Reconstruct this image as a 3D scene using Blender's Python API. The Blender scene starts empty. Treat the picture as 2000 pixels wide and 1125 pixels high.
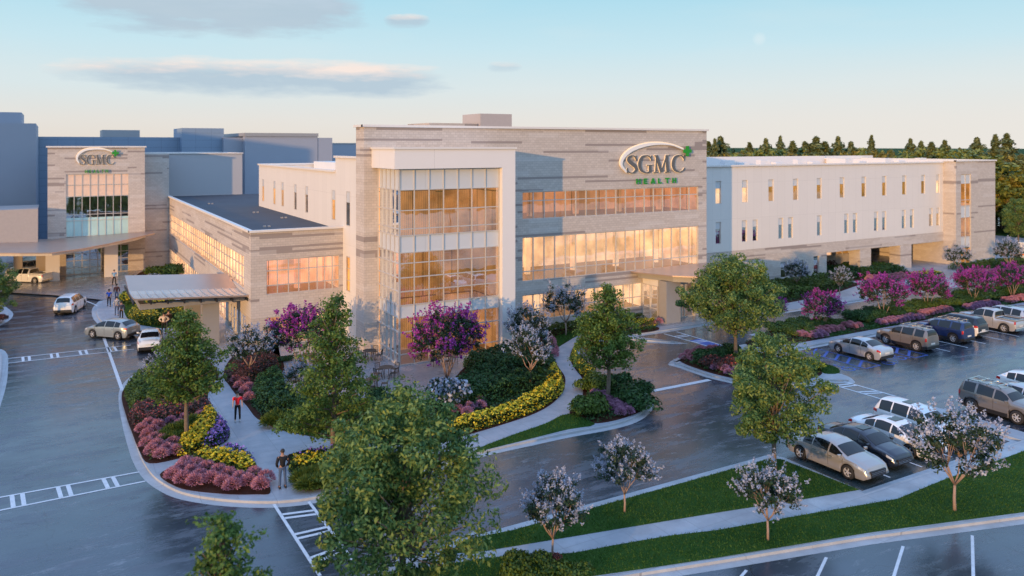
import bpy, bmesh, math, random
import numpy as np
from mathutils import Vector, Matrix
R = math.radians
random.seed(7)
rng = np.random.default_rng(11)
scene = bpy.context.scene
COL = scene.collection
FPX, CAMH = 1555.6, 16.5

# ---------------------------------------------------------------- survey helpers
# the site grid: x runs along the main facade, y runs away from it; the camera stands at (0,0,16.5)
def G(px, py, z=0.0):
    t = (CAMH - z) * FPX / (py - 285.0); a = (px - 1000) / FPX
    return (t * (.5 + .8660254 * a), t * (.8660254 - .5 * a))
def onY(px, y):
    a = (px - 1000) / FPX
    t = y / (.8660254 - .5 * a)
    return t * (.5 + .8660254 * a), t
def poly(*pts):
    return [G(*p) for p in pts]

# ---------------------------------------------------------------- objects
def tag(o, label=None, cat=None, group=None, kind=None):
    if label: o['label'] = label
    if cat: o['category'] = cat
    if group: o['group'] = group
    if kind: o['kind'] = kind
    return o
def link(o, parent=None):
    COL.objects.link(o)
    if parent is not None: o.parent = parent
    return o
def empty(name, loc=(0, 0, 0), rz=0, label=None, cat=None, group=None):
    o = bpy.data.objects.new(name, None); link(o)
    o.location = loc; o.rotation_euler = (0, 0, rz); o.empty_display_size = .3
    return tag(o, label, cat, group)
def mesh_obj(name, me, parent=None, loc=(0, 0, 0), rz=0):
    o = bpy.data.objects.new(name, me); link(o, parent)
    o.location = loc; o.rotation_euler = (0, 0, rz)
    return o
def copy_tree(o, parent=None):
    c = o.copy(); COL.objects.link(c); c.parent = parent
    for ch in list(o.children): copy_tree(ch, c)
    return c

class MB:
    def __init__(s): s.v = []; s.f = []; s.m = []
    def quad(s, a, b, c, d, m=0):
        n = len(s.v); s.v += [a, b, c, d]; s.f.append((n, n+1, n+2, n+3)); s.m.append(m)
    def face(s, pts, m=0):
        n = len(s.v); s.v += list(pts); s.f.append(tuple(range(n, n+len(pts)))); s.m.append(m)
    def box(s, x0, x1, y0, y1, z0, z1, m=0):
        n = len(s.v)
        s.v += [(x0,y0,z0),(x1,y0,z0),(x1,y1,z0),(x0,y1,z0),(x0,y0,z1),(x1,y0,z1),(x1,y1,z1),(x0,y1,z1)]
        for q in ((0,3,2,1),(4,5,6,7),(0,1,5,4),(1,2,6,5),(2,3,7,6),(3,0,4,7)):
            s.f.append(tuple(n+i for i in q)); s.m.append(m)
    def bar(s, p, q, w, h=None, m=0):
        p = Vector(p); q = Vector(q); d = (q-p).normalized(); h = h or w
        up = Vector((0,0,1)) if abs(d.z) < .95 else Vector((1,0,0))
        a = d.cross(up).normalized()*w/2; b = a.cross(d).normalized()*h/2
        n = len(s.v)
        for c in (p, q):
            s.v += [tuple(c+a+b), tuple(c-a+b), tuple(c-a-b), tuple(c+a-b)]
        for f in ((0,1,2,3),(7,6,5,4),(0,4,5,1),(1,5,6,2),(2,6,7,3),(3,7,4,0)):
            s.f.append(tuple(n+i for i in f)); s.m.append(m)
    def tube(s, pts, rad, k=6, m=0):
        n0 = len(s.v); P = [Vector(p) for p in pts]
        for i, p in enumerate(P):
            d = (P[min(i+1, len(P)-1)] - P[max(i-1, 0)]).normalized()
            up = Vector((1,0,0)) if abs(d.x) < .8 else Vector((0,1,0))
            a = d.cross(up).normalized(); b = d.cross(a)
            r = rad[i] if hasattr(rad, '__len__') else rad
            for j in range(k):
                t = 2*math.pi*j/k
                s.v.append(tuple(p + (a*math.cos(t)+b*math.sin(t))*r))
        for i in range(len(P)-1):
            for j in range(k):
                s.f.append((n0+i*k+j, n0+i*k+(j+1)%k, n0+(i+1)*k+(j+1)%k, n0+(i+1)*k+j)); s.m.append(m)
        s.f.append(tuple(n0+j for j in range(k))[::-1]); s.m.append(m)
        s.f.append(tuple(n0+(len(P)-1)*k+j for j in range(k))); s.m.append(m)
    def lathe(s, prof, k=12, c=(0,0,0), axis='z', m=0):
        n0 = len(s.v)
        for (r, h) in prof:
            for j in range(k):
                t = 2*math.pi*j/k; a, b = r*math.cos(t), r*math.sin(t)
                s.v.append((c[0]+a, c[1]+b, c[2]+h) if axis == 'z' else (c[0]+a, c[1]+h, c[2]+b))
        for i in range(len(prof)-1):
            for j in range(k):
                s.f.append((n0+i*k+j, n0+i*k+(j+1)%k, n0+(i+1)*k+(j+1)%k, n0+(i+1)*k+j)); s.m.append(m)
    def prism(s, pts, z0, z1, m=0, top=True):
        n = len(pts); n0 = len(s.v)
        s.v += [(p[0], p[1], z0) for p in pts] + [(p[0], p[1], z1) for p in pts]
        for i in range(n):
            j = (i+1) % n
            s.f.append((n0+i, n0+j, n0+n+j, n0+n+i)); s.m.append(m)
        if top: s.f.append(tuple(n0+n+i for i in range(n))); s.m.append(m)
    def mesh(s, name, mats, smooth=False, fix=False, bevel=0):
        me = bpy.data.meshes.new(name)
        me.from_pydata([tuple(v) for v in s.v], [], s.f)
        for mm in (mats if isinstance(mats, (list, tuple)) else [mats]): me.materials.append(mm)
        me.polygons.foreach_set('material_index', s.m)
        if fix or bevel:
            b = bmesh.new(); b.from_mesh(me)
            bmesh.ops.remove_doubles(b, verts=b.verts, dist=1e-5)
            bmesh.ops.recalc_face_normals(b, faces=b.faces)
            if bevel: bmesh.ops.bevel(b, geom=list(b.edges), offset=bevel, segments=2, affect='EDGES', profile=.6)
            b.to_mesh(me); b.free()
        if smooth: me.polygons.foreach_set('use_smooth', [True]*len(me.polygons))
        me.update(); return me
    def build(s, name, mats, parent=None, loc=(0,0,0), rz=0, **k):
        return mesh_obj(name, s.mesh(name, mats, **k), parent, loc, rz)

# ---------------------------------------------------------------- materials
def nodes(name):
    m = bpy.data.materials.new(name); m.use_nodes = True
    nt = m.node_tree; nt.nodes.clear()
    out = nt.nodes.new('ShaderNodeOutputMaterial')
    return m, nt, out
def N(nt, typ, **kw):
    n = nt.nodes.new(typ)
    for k, v in kw.items():
        if k in n.inputs: n.inputs[k].default_value = v
        else: setattr(n, k, v)
    return n
def L(nt, a, b): nt.links.new(a, b)
def ramp(nt, src, stops, interp='LINEAR'):
    r = nt.nodes.new('ShaderNodeValToRGB'); L(nt, src, r.inputs[0])
    r.color_ramp.interpolation = interp
    e = r.color_ramp.elements
    while len(e) < len(stops): e.new(.5)
    for i, (p, c) in enumerate(stops):
        e[i].position = p; e[i].color = (*c, 1) if len(c) == 3 else c
    return r.outputs[0]
def mixc(nt, f, a, b, mode='MIX'):
    n = nt.nodes.new('ShaderNodeMix'); n.data_type = 'RGBA'; n.blend_type = mode
    for s, v in ((n.inputs[0], f), (n.inputs[6], a), (n.inputs[7], b)):
        if hasattr(v, 'links'): L(nt, v, s)
        elif isinstance(v, (int, float)): s.default_value = v
        else: s.default_value = (*v, 1)
    return n.outputs[2]
def mth(nt, op, a, b=None, c=None, clamp=False):
    n = nt.nodes.new('ShaderNodeMath'); n.operation = op; n.use_clamp = clamp
    for i, v in enumerate((a, b, c)):
        if v is None: continue
        if hasattr(v, 'links'): L(nt, v, n.inputs[i])
        else: n.inputs[i].default_value = v
    return n.outputs[0]
def noise(nt, vec, scale, detail=3, rough=.55):
    n = N(nt, 'ShaderNodeTexNoise', Scale=scale, Detail=detail, Roughness=rough)
    if vec is not None: L(nt, vec, n.inputs['Vector'])
    return n.outputs['Fac']
def bump(nt, h, strength=.3, dist=.02):
    b = N(nt, 'ShaderNodeBump', Strength=strength, Distance=dist); L(nt, h, b.inputs['Height']); return b.outputs[0]
def pbr(name, c, rough=.6, metal=0, var=.12, scale=3, coat=0, spec=.5, em=None, ems=0, bmp=0, bscale=30):
    m, nt, out = nodes(name)
    p = N(nt, 'ShaderNodeBsdfPrincipled', Roughness=rough, Metallic=metal)
    p.inputs['Coat Weight'].default_value = coat; p.inputs['Coat Roughness'].default_value = .05
    p.inputs['Specular IOR Level'].default_value = spec
    tc = N(nt, 'ShaderNodeTexCoord').outputs['Object']
    f = noise(nt, tc, scale, 4)
    col = mixc(nt, f, tuple(x*(1-var) for x in c), tuple(min(1, x*(1+var)) for x in c))
    L(nt, col, p.inputs['Base Color'])
    if em: p.inputs['Emission Color'].default_value = (*em, 1); p.inputs['Emission Strength'].default_value = ems
    if bmp: L(nt, bump(nt, noise(nt, tc, bscale, 4), bmp, .02), p.inputs['Normal'])
    L(nt, p.outputs[0], out.inputs[0]); return m

def geo_pos(nt): return N(nt, 'ShaderNodeNewGeometry').outputs['Position']

def mat_asphalt():
    m, nt, out = nodes('asphalt'); P = geo_pos(nt)
    mp = N(nt, 'ShaderNodeMapping'); L(nt, P, mp.inputs[0]); mp.inputs['Scale'].default_value = (.5, 1.6, 1); mp.inputs['Rotation'].default_value = (0, 0, R(25))
    big = noise(nt, P, .09, 5, .6); patch = noise(nt, mp.outputs[0], .55, 7, .7); fine = noise(nt, P, 22, 3, .7)
    scuff = noise(nt, mp.outputs[0], 1.3, 9, .78)
    c = mixc(nt, ramp(nt, big, [(.38, (0,0,0)), (.62, (1,1,1))]), (.012, .019, .032), (.050, .064, .086))  # broad dark patches: wet ground with tree-like shadow painted into the colour
    c = mixc(nt, ramp(nt, patch, [(.5, (0,0,0)), (.62, (1,1,1))]), c, (.078, .090, .110))
    clus = ramp(nt, noise(nt, P, .22, 4, .6), [(.46, (0,0,0)), (.60, (1,1,1))])
    c = mixc(nt, ramp(nt, noise(nt, P, .06, 3), [(.45, (0,0,0)), (.6, (.6,.6,.6))]), c, (.055, .085, .075))
    c = mixc(nt, mth(nt, 'MULTIPLY', ramp(nt, scuff, [(.54, (0,0,0)), (.63, (.6,.6,.6))]), clus), c, (.30, .31, .33))
    vor = N(nt, 'ShaderNodeTexVoronoi', Scale=.16, feature='DISTANCE_TO_EDGE')
    wob = N(nt, 'ShaderNodeTexNoise', Scale=.5, Detail=6.0); L(nt, P, wob.inputs['Vector'])
    vadd = N(nt, 'ShaderNodeVectorMath', operation='MULTIPLY_ADD'); L(nt, wob.outputs['Color'], vadd.inputs[0]); vadd.inputs[1].default_value = (3, 3, 3); L(nt, P, vadd.inputs[2])
    L(nt, vadd.outputs[0], vor.inputs['Vector'])
    c = mixc(nt, ramp(nt, vor.outputs['Distance'], [(.0, (.75,.75,.75)), (.006, (0,0,0))]), c, (.012, .012, .014))
    c = mixc(nt, mth(nt, 'MULTIPLY', fine, .35), c, (.09, .09, .1))
    p = N(nt, 'ShaderNodeBsdfPrincipled'); L(nt, c, p.inputs['Base Color'])
    r = ramp(nt, patch, [(.3, (.07,)*3), (.5, (.20,)*3), (.66, (.45,)*3)])
    r2 = mixc(nt, ramp(nt, scuff, [(.55, (0,0,0)), (.68, (.6,.6,.6))]), r, (.62,)*3)
    L(nt, r2, p.inputs['Roughness']); p.inputs['Specular IOR Level'].default_value = .8; p.inputs['Specular Tint'].default_value = (.74, .87, 1.0, 1)
    L(nt, bump(nt, mth(nt, 'ADD', mth(nt, 'MULTIPLY', fine, .3), scuff), .22, .02), p.inputs['Normal'])
    L(nt, p.outputs[0], out.inputs[0]); return m
def mat_concrete(name, base, joint=1.5, rough=(.25, .55), rot=0):
    m, nt, out = nodes(name); P = geo_pos(nt)
    mp = N(nt, 'ShaderNodeMapping'); L(nt, P, mp.inputs[0]); mp.inputs['Rotation'].default_value = (0, 0, R(rot))
    br = N(nt, 'ShaderNodeTexBrick', Scale=1.0); L(nt, mp.outputs[0], br.inputs['Vector'])
    br.offset = 0; br.inputs['Brick Width'].default_value = joint; br.inputs['Row Height'].default_value = joint
    br.inputs['Mortar Size'].default_value = .014; br.inputs['Mortar Smooth'].default_value = .2
    br.inputs['Color1'].default_value = (*[x*.9 for x in base], 1); br.inputs['Color2'].default_value = (*[x*1.08 for x in base], 1)
    br.inputs['Mortar'].default_value = (*[x*.42 for x in base], 1)
    n1 = noise(nt, P, .8, 6, .65); n2 = noise(nt, P, 12, 4)
    c = mixc(nt, ramp(nt, n1, [(.35, (0,0,0)), (.7, (1,1,1))]), br.outputs[0], tuple(x*.72 for x in base), 'MIX')
    c = mixc(nt, mth(nt, 'MULTIPLY', n2, .35), c, tuple(x*1.2 for x in base))
    p = N(nt, 'ShaderNodeBsdfPrincipled'); L(nt, c, p.inputs['Base Color'])
    L(nt, ramp(nt, n1, [(.3, (rough[0],)*3), (.65, (rough[1],)*3)]), p.inputs['Roughness'])
    L(nt, bump(nt, n2, .12, .01), p.inputs['Normal'])
    L(nt, p.outputs[0], out.inputs[0]); return m
def mat_ground(name, a, b, scale=.6, fine=25, rough=.9, bmp=.5):
    m, nt, out = nodes(name); P = geo_pos(nt)
    n1 = noise(nt, P, scale, 5, .6); n2 = noise(nt, P, fine, 4, .7)
    c = mixc(nt, ramp(nt, n1, [(.35, (0,0,0)), (.65, (1,1,1))]), a, b)
    c = mixc(nt, n2, tuple(x*.5 for x in a), c)
    p = N(nt, 'ShaderNodeBsdfPrincipled', Roughness=rough); L(nt, c, p.inputs['Base Color'])
    p.inputs['Specular IOR Level'].default_value = .15
    L(nt, bump(nt, n2, bmp, .04), p.inputs['Normal'])
    L(nt, p.outputs[0], out.inputs[0]); return m
def mat_stone():
    m, nt, out = nodes('stone_courses'); P = geo_pos(nt)
    sp = N(nt, 'ShaderNodeSeparateXYZ'); L(nt, P, sp.inputs[0])
    h = mth(nt, 'ADD', sp.outputs[0], mth(nt, 'MULTIPLY', sp.outputs[1], 1.0))
    cb = N(nt, 'ShaderNodeCombineXYZ'); L(nt, h, cb.inputs[0]); L(nt, sp.outputs[2], cb.inputs[1])
    def brick(w, rh, mortar, c1, c2, cm, off=.5, shift=0, bias=0):
        b = N(nt, 'ShaderNodeTexBrick', Scale=1.0)
        mp = N(nt, 'ShaderNodeMapping'); L(nt, cb.outputs[0], mp.inputs[0]); mp.inputs['Location'].default_value = (shift, shift*.37, 0)
        L(nt, mp.outputs[0], b.inputs['Vector']); b.offset = off; b.offset_frequency = 2; b.squash = 1
        b.inputs['Brick Width'].default_value = w; b.inputs['Row Height'].default_value = rh
        b.inputs['Mortar Size'].default_value = mortar; b.inputs['Mortar Smooth'].default_value = .1; b.inputs['Bias'].default_value = bias
        for k, c in (('Color1', c1), ('Color2', c2), ('Mortar', cm)): b.inputs[k].default_value = (*c, 1)
        return b.outputs[0]
    W, K = (1,1,1), (0,0,0)
    small = brick(.42, .21, .012, (.52,.455,.40), (.60,.53,.47), (.40,.35,.31))
    band = brick(7.2, .21, 0, K, W, K, .37, 3.1)
    band2 = brick(6.7, .63, 0, K, W, K, .61, 11.7)
    lt = brick(3.1, .42, 0, K, W, K, .43, 7.9)
    dark = ramp(nt, band, [(.0, K), (.84, K), (.845, W)], 'CONSTANT')
    gate = ramp(nt, band2, [(.0, K), (.28, K), (.285, W)], 'CONSTANT')
    d = mth(nt, 'MULTIPLY', dark, gate)
    c = mixc(nt, mth(nt, 'MULTIPLY', d, .95), small, (.29,.245,.225))
    l = ramp(nt, lt, [(0, K), (.84, K), (.845, (.30,)*3)], 'CONSTANT')
    c = mixc(nt, l, c, (.68, .635, .60))
    c = mixc(nt, mth(nt, 'MULTIPLY', noise(nt, P, 1.1, 5), .2), c, tuple((.40, .35, .32)))
    p = N(nt, 'ShaderNodeBsdfPrincipled', Roughness=.85); L(nt, c, p.inputs['Base Color'])
    L(nt, bump(nt, small, .35, .02), p.inputs['Normal'])
    L(nt, p.outputs[0], out.inputs[0]); return m
def mat_panel(name, base, w=1.3, h=4.1, jd=.72, rough=.55):
    m, nt, out = nodes(name); P = geo_pos(nt)
    sp = N(nt, 'ShaderNodeSeparateXYZ'); L(nt, P, sp.inputs[0])
    hh = mth(nt, 'ADD', sp.outputs[0], sp.outputs[1])
    cb = N(nt, 'ShaderNodeCombineXYZ'); L(nt, hh, cb.inputs[0]); L(nt, sp.outputs[2], cb.inputs[1])
    b = N(nt, 'ShaderNodeTexBrick', Scale=1.0); L(nt, cb.outputs[0], b.inputs['Vector']); b.offset = 0
    b.inputs['Brick Width'].default_value = w; b.inputs['Row Height'].default_value = h; b.inputs['Mortar Size'].default_value = .014
    b.inputs['Color1'].default_value = (*base, 1); b.inputs['Color2'].default_value = (*[x*.97 for x in base], 1); b.inputs['Mortar'].default_value = (*[x*jd for x in base], 1)
    c = mixc(nt, mth(nt, 'MULTIPLY', noise(nt, P, .5, 6, .6), .22), b.outputs[0], tuple(x*.75 for x in base))
    p = N(nt, 'ShaderNodeBsdfPrincipled', Roughness=rough); L(nt, c, p.inputs['Base Color'])
    L(nt, p.outputs[0], out.inputs[0]); return m
def mat_glass(name, tint=(.85,.88,.86), refl=.22, fres=.75):
    m, nt, out = nodes(name)
    lw = N(nt, 'ShaderNodeLayerWeight', Blend=.55)
    f = mth(nt, 'ADD', mth(nt, 'MULTIPLY', lw.outputs['Fresnel'], fres), refl, clamp=True)
    tr = N(nt, 'ShaderNodeBsdfTransparent', Color=(*tint, 1)); gl = N(nt, 'ShaderNodeBsdfGlossy', Roughness=.01, Color=(.95,.97,1,1))
    P = geo_pos(nt)
    L(nt, bump(nt, noise(nt, P, .45, 2), .06, .15), gl.inputs['Normal'])
    mx = N(nt, 'ShaderNodeMixShader'); L(nt, f, mx.inputs[0]); L(nt, tr.outputs[0], mx.inputs[1]); L(nt, gl.outputs[0], mx.inputs[2])
    L(nt, mx.outputs[0], out.inputs[0]); return m
def mat_interior(name, a, b, strength, stripes=0.6, cell=3.2):
    m, nt, out = nodes(name); P = geo_pos(nt)
    sp = N(nt, 'ShaderNodeSeparateXYZ'); L(nt, P, sp.inputs[0])
    hh = mth(nt, 'ADD', sp.outputs[0], sp.outputs[1])
    cb = N(nt, 'ShaderNodeCombineXYZ'); L(nt, hh, cb.inputs[0]); L(nt, sp.outputs[2], cb.inputs[1])
    br = N(nt, 'ShaderNodeTexBrick', Scale=1.0); L(nt, cb.outputs[0], br.inputs['Vector']); br.offset = .35
    br.inputs['Brick Width'].default_value = cell; br.inputs['Row Height'].default_value = 4.3; br.inputs['Mortar Size'].default_value = .05
    br.inputs['Color1'].default_value = (*a, 1); br.inputs['Color2'].default_value = (*b, 1); br.inputs['Mortar'].default_value = (*[x*.45 for x in b], 1)
    wv = N(nt, 'ShaderNodeTexWave', Scale=1.7, Distortion=1.5, Detail=2.0); L(nt, cb.outputs[0], wv.inputs['Vector'])
    c = mixc(nt, mth(nt, 'MULTIPLY', wv.outputs['Fac'], stripes*.5), br.outputs[0], tuple(x*.35 for x in b))
    nz = ramp(nt, noise(nt, P, .45, 4), [(.3, (.5,)*3), (.5, (.92,)*3), (.68, (1.2,)*3)])
    c = mixc(nt, 1.0, c, nz, 'MULTIPLY')
    p = N(nt, 'ShaderNodeBsdfPrincipled', Roughness=.8); L(nt, c, p.inputs['Base Color']); L(nt, c, p.inputs['Emission Color'])
    p.inputs['Emission Strength'].default_value = strength  # room lighting is put into the surfaces as their own glow
    L(nt, p.outputs[0], out.inputs[0]); return m
def mat_leaf(name, dark, mid, light, trans=.25, nscale=.8, rough=.55):
    m, nt, out = nodes(name)
    g = N(nt, 'ShaderNodeNewGeometry'); tc = N(nt, 'ShaderNodeTexCoord')
    n1 = noise(nt, tc.outputs['Object'], nscale, 3)
    f = mth(nt, 'ADD', mth(nt, 'MULTIPLY', g.outputs['Random Per Island'], .55), mth(nt, 'MULTIPLY', n1, .6))
    c = ramp(nt, f, [(.2, dark), (.55, mid), (.95, light)])
    d = N(nt, 'ShaderNodeBsdfPrincipled', Roughness=rough); L(nt, c, d.inputs['Base Color']); d.inputs['Specular IOR Level'].default_value = .3
    t = N(nt, 'ShaderNodeBsdfTranslucent'); L(nt, mixc(nt, .5, c, (.25, .28, .04)) if trans > .3 else c, t.inputs['Color'])
    mx = N(nt, 'ShaderNodeMixShader'); mx.inputs[0].default_value = trans
    L(nt, d.outputs[0], mx.inputs[1]); L(nt, t.outputs[0], mx.inputs[2]); L(nt, mx.outputs[0], out.inputs[0]); return m

M = {}
M['asphalt'] = mat_asphalt()
M['walk'] = mat_concrete('pale_concrete', (.36,.38,.41), 1.5)
M['patio'] = mat_concrete('patio_concrete', (.30,.30,.32), 2.6, (.14, .42), 30)
M['kerb'] = mat_concrete('kerb_concrete', (.42,.43,.44), 3.0, (.45,.75))
M['grass'] = mat_ground('lawn_grass', (.026,.080,.010), (.060,.125,.018))
M['mulch'] = mat_ground('red_brown_mulch', (.055,.020,.012), (.10,.035,.02), 2, 30)
M['land'] = mat_ground('far_land_green', (.008,.060,.006), (.012,.085,.010), .01, 3, 1, .1)
M['white_paint'] = pbr('white_road_paint', (.62,.64,.66), .5, var=.25, scale=4)
M['blue_paint'] = pbr('blue_road_paint', (.05,.11,.40), .5, var=.25, scale=4)
M['stone'] = mat_stone()
M['panel'] = mat_panel('white_wall_panel', (.77,.725,.675), 1.3, 4.1, .82)
M['trimwhite'] = mat_panel('smooth_white_cladding', (.80,.76,.73), 40, 40)
M['spandrel'] = mat_panel('pale_spandrel_glass', (.62,.64,.66), 40, 40, rough=.15)
M['slate'] = mat_panel('blue_grey_panel', (.22,.30,.40), 2.6, 1.25, .35, .5)
M['slateplain'] = mat_panel('plain_blue_grey_panel', (.33,.35,.40), 50, 50, .5, .6)
M['coping'] = pbr('pale_metal_coping', (.74,.70,.66), .45, var=.05)
M['roof'] = pbr('dark_roof_membrane', (.055,.062,.075), .8, var=.25, scale=.4)
M['roofwhite'] = pbr('white_roof_membrane', (.42,.40,.40), .8, var=.1, scale=.6)
M['frame'] = pbr('pale_aluminium_frame', (.60,.56,.52), .38, .25, var=.05)
M['glass'] = mat_glass('window_glass', refl=.12)
M['clearglass'] = mat_glass('clear_glass', (.95,.93,.9), .02, .12)
M['pentbeige'] = pbr('beige_penthouse_cladding', (.46,.41,.39), .7, var=.06)
M['mirrorglass'] = mat_glass('reflective_glass', (.6,.72,.74), .42)
M['in_bright'] = mat_interior('glowing_lobby_wall', (1.0,.72,.46), (1.0,.60,.34), 1.0, .12, 4.5)
M['in_orange'] = mat_interior('glowing_orange_timber_wall', (.78,.38,.15), (.50,.24,.09), .80, .8, 2.6)
M['bayglass'] = mat_glass('bay_glass', (.85,.85,.78), .24, .7)
M['palemirror'] = mat_glass('pale_reflective_glass', (.85,.92,.90), .50, .5)
M['in_red'] = mat_interior('glowing_terracotta_wall', (.95,.42,.22), (.66,.34,.16), .62, .35, 3.4)
M['in_amber'] = mat_interior('glowing_amber_curtain', (.95,.50,.12), (.80,.40,.10), .55, .8, 2.2)
M['in_dark'] = mat_interior('dim_room_wall', (.10,.13,.15), (.16,.12,.10), .12, .5, 2.2)
M['in_pink'] = mat_interior('glowing_peach_pink_wall', (1.0,.62,.38), (1.0,.46,.26), .85, .2, 2.4)
M['ceiling'] = pbr('glowing_ceiling_tile', (.75,.62,.48), .8, em=(1,.66,.36), ems=.35)  # the ceiling itself glows in place of room lamps
M['floorin'] = pbr('interior_floor', (.35,.25,.17), .3)
M['metal'] = pbr('canopy_metal', (.50,.46,.43), .35, .5, var=.12, scale=.8)
M['copper'] = pbr('canopy_roof_metal', (.46,.34,.27), .34, .45, var=.12, scale=.5)
M['greycol'] = pbr('grey_column_cladding', (.33,.32,.31), .55, .1, var=.06)
M['canopylit'] = pbr('peach_lit_canopy_front', (.72,.54,.42), .25, .1, var=.15, scale=.9)  # front half of the drop-off roof, its lit look put into the colour
M['whitegrey'] = mat_panel('grey_white_render', (.44,.44,.46), 40, 40)
M['darkmetal'] = pbr('dark_metal', (.04,.04,.045), .4, .6)
M['bark'] = pbr('grey_brown_bark', (.17,.13,.10), .9, var=.4, scale=6, bmp=.5)
M['barkred'] = pbr('smooth_pinkish_bark', (.36,.25,.20), .8, var=.3, scale=5)
M['letter'] = pbr('dark_grey_letter_face', (.12,.12,.12), .5)
M['green'] = pbr('green_letter_face', (.02,.28,.02), .5, var=.05)
M['swoosh'] = pbr('white_letter_face', (.85,.82,.78), .4, var=.02)
M['halo'] = pbr('letter_backlight', (.9,.74,.52), .5, em=(1,.70,.42), ems=.25)
M['peach'] = pbr('peach_window_blind', (.80,.58,.44), .5, var=.15)
M['aqua'] = pbr('frosted_aqua_glass', (.45,.66,.64), .2, var=.2, scale=.8)
M['oak'] = mat_leaf('oak_leaf', (.020,.070,.022), (.085,.170,.045), (.36,.42,.10), .28)
M['maple'] = mat_leaf('maple_leaf', (.022,.070,.016), (.080,.155,.030), (.24,.32,.06), .35)
M['mapleb'] = mat_leaf('pale_maple_leaf', (.03,.08,.02), (.08,.15,.03), (.2,.3,.06), .3)
M['myrtleleaf'] = mat_leaf('myrtle_leaf', (.010,.026,.014), (.020,.045,.022), (.04,.08,.03), .12)
M['magenta'] = mat_leaf('magenta_blossom', (.12,.010,.11), (.32,.035,.27), (.52,.10,.46), .2, 1.5)
M['woodb'] = mat_leaf('autumn_woodland_leaf', (.05,.06,.01), (.17,.15,.025), (.42,.34,.07), .15, .35)
M['whiteblossom'] = mat_leaf('pale_lilac_blossom', (.19,.22,.29), (.36,.39,.49), (.60,.62,.70), .2, 1.5)
M['hedge'] = mat_leaf('hedge_leaf', (.010,.036,.011), (.026,.078,.020), (.065,.135,.030), .12, 1.2)
M['hedgeb'] = mat_leaf('yellow_green_hedge_leaf', (.022,.050,.006), (.058,.105,.014), (.12,.18,.025), .15, 1.2)
M['russet'] = mat_leaf('russet_leaf', (.03,.022,.020), (.085,.045,.04), (.16,.09,.075), .1, 2)
M['redberry'] = mat_leaf('red_blossom', (.25,.03,.025), (.40,.06,.045), (.55,.14,.09), .1, 2)
M['pink'] = mat_leaf('pink_grass_plume', (.24,.08,.11), (.52,.22,.27), (.75,.38,.42), .15, 2)
M['mauve'] = mat_leaf('mauve_grass_plume', (.20,.08,.15), (.40,.20,.31), (.58,.34,.47), .15, 2)
M['yellow'] = mat_leaf('yellow_blossom', (.42,.28,.01), (.68,.50,.02), (.80,.66,.06), .1, 3)
M['violet'] = mat_leaf('violet_blossom', (.13,.06,.30), (.27,.15,.52), (.45,.30,.70), .1, 3)
M['fescue'] = mat_leaf('grass_blade', (.03,.06,.01), (.08,.13,.02), (.20,.24,.04), .2, 2)
M['lawnblade'] = mat_leaf('lawn_blade', (.018,.065,.008), (.040,.115,.014), (.10,.18,.025), .2, .5)
M['conifer'] = mat_leaf('conifer_needles', (.034,.054,.020), (.10,.13,.045), (.26,.26,.085), .1, .5)
M['forest'] = mat_leaf('woodland_leaf', (.035,.065,.015), (.12,.16,.032), (.36,.36,.075), .15, .35)
# ================================================================ GROUND
def smooth(pts, n=6):
    out = []; k = len(pts)
    for i in range(k):
        p0, p1, p2, p3 = (np.array(pts[(i+j-1) % k]) for j in range(4))
        for s in range(n):
            t = s/n
            out.append(tuple(.5*((2*p1)+(-p0+p2)*t+(2*p0-5*p1+4*p2-p3)*t*t+(-p0+3*p1-3*p2+p3)*t**3)))
    return out
def area(p):
    return .5*sum(p[i][0]*p[(i+1) % len(p)][1]-p[(i+1) % len(p)][0]*p[i][1] for i in range(len(p)))
def inset(p, d):
    if area(p) < 0: p = p[::-1]
    n = len(p); out = []
    for i in range(n):
        a = np.array(p[i-1]); b = np.array(p[i]); c = np.array(p[(i+1) % n])
        e1 = b-a; e2 = c-b
        l1 = np.linalg.norm(e1); l2 = np.linalg.norm(e2)
        if l1 < 1e-6 or l2 < 1e-6: continue
        n1 = np.array((-e1[1], e1[0]))/l1; n2 = np.array((-e2[1], e2[0]))/l2
        m = n1+n2; q = np.linalg.norm(m)
        if q < .2: continue
        m /= q; out.append(tuple(b+m*d/max(.5, float(m@n1))))
    return out
from mathutils.geometry import tessellate_polygon
def sheet(name, pts, z, mat, zbot=None, parent=None, kind='structure'):
    mb = MB(); tri = tessellate_polygon([[Vector((x, y, 0)) for x, y in pts]])
    mb.v = [(x, y, z) for x, y in pts]; n = len(pts)
    for t in tri:
        a, b, c = (np.array(pts[i]) for i in t)
        cr = (b[0]-a[0])*(c[1]-a[1])-(b[1]-a[1])*(c[0]-a[0])
        mb.f.append(tuple(t) if cr > 0 else tuple(t[::-1])); mb.m.append(0)
    if zbot is not None:
        mb.v += [(x, y, zbot) for x, y in pts]
        for i in range(n):
            j = (i+1) % n; mb.f.append((i, j, n+j, n+i)); mb.m.append(0)
    o = mb.build(name, mat, parent)
    if parent is None: tag(o, kind=kind)
    return o
def inpoly(P, pts):
    x, y = P[:, 0], P[:, 1]; c = np.zeros(len(P), bool); n = len(pts)
    for i in range(n):
        x1, y1 = pts[i]; x2, y2 = pts[(i+1) % n]
        if y1 == y2: continue
        c ^= ((y1 > y) != (y2 > y)) & (x < (x2-x1)*(y-y1)/(y2-y1)+x1)
    return c
def scatter(pts, dens):
    a = np.array(pts); lo, hi = a.min(0), a.max(0); n = int((hi-lo).prod()*dens)
    P = rng.random((n, 2))*(hi-lo)+lo
    return P[inpoly(P, pts)]

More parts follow.
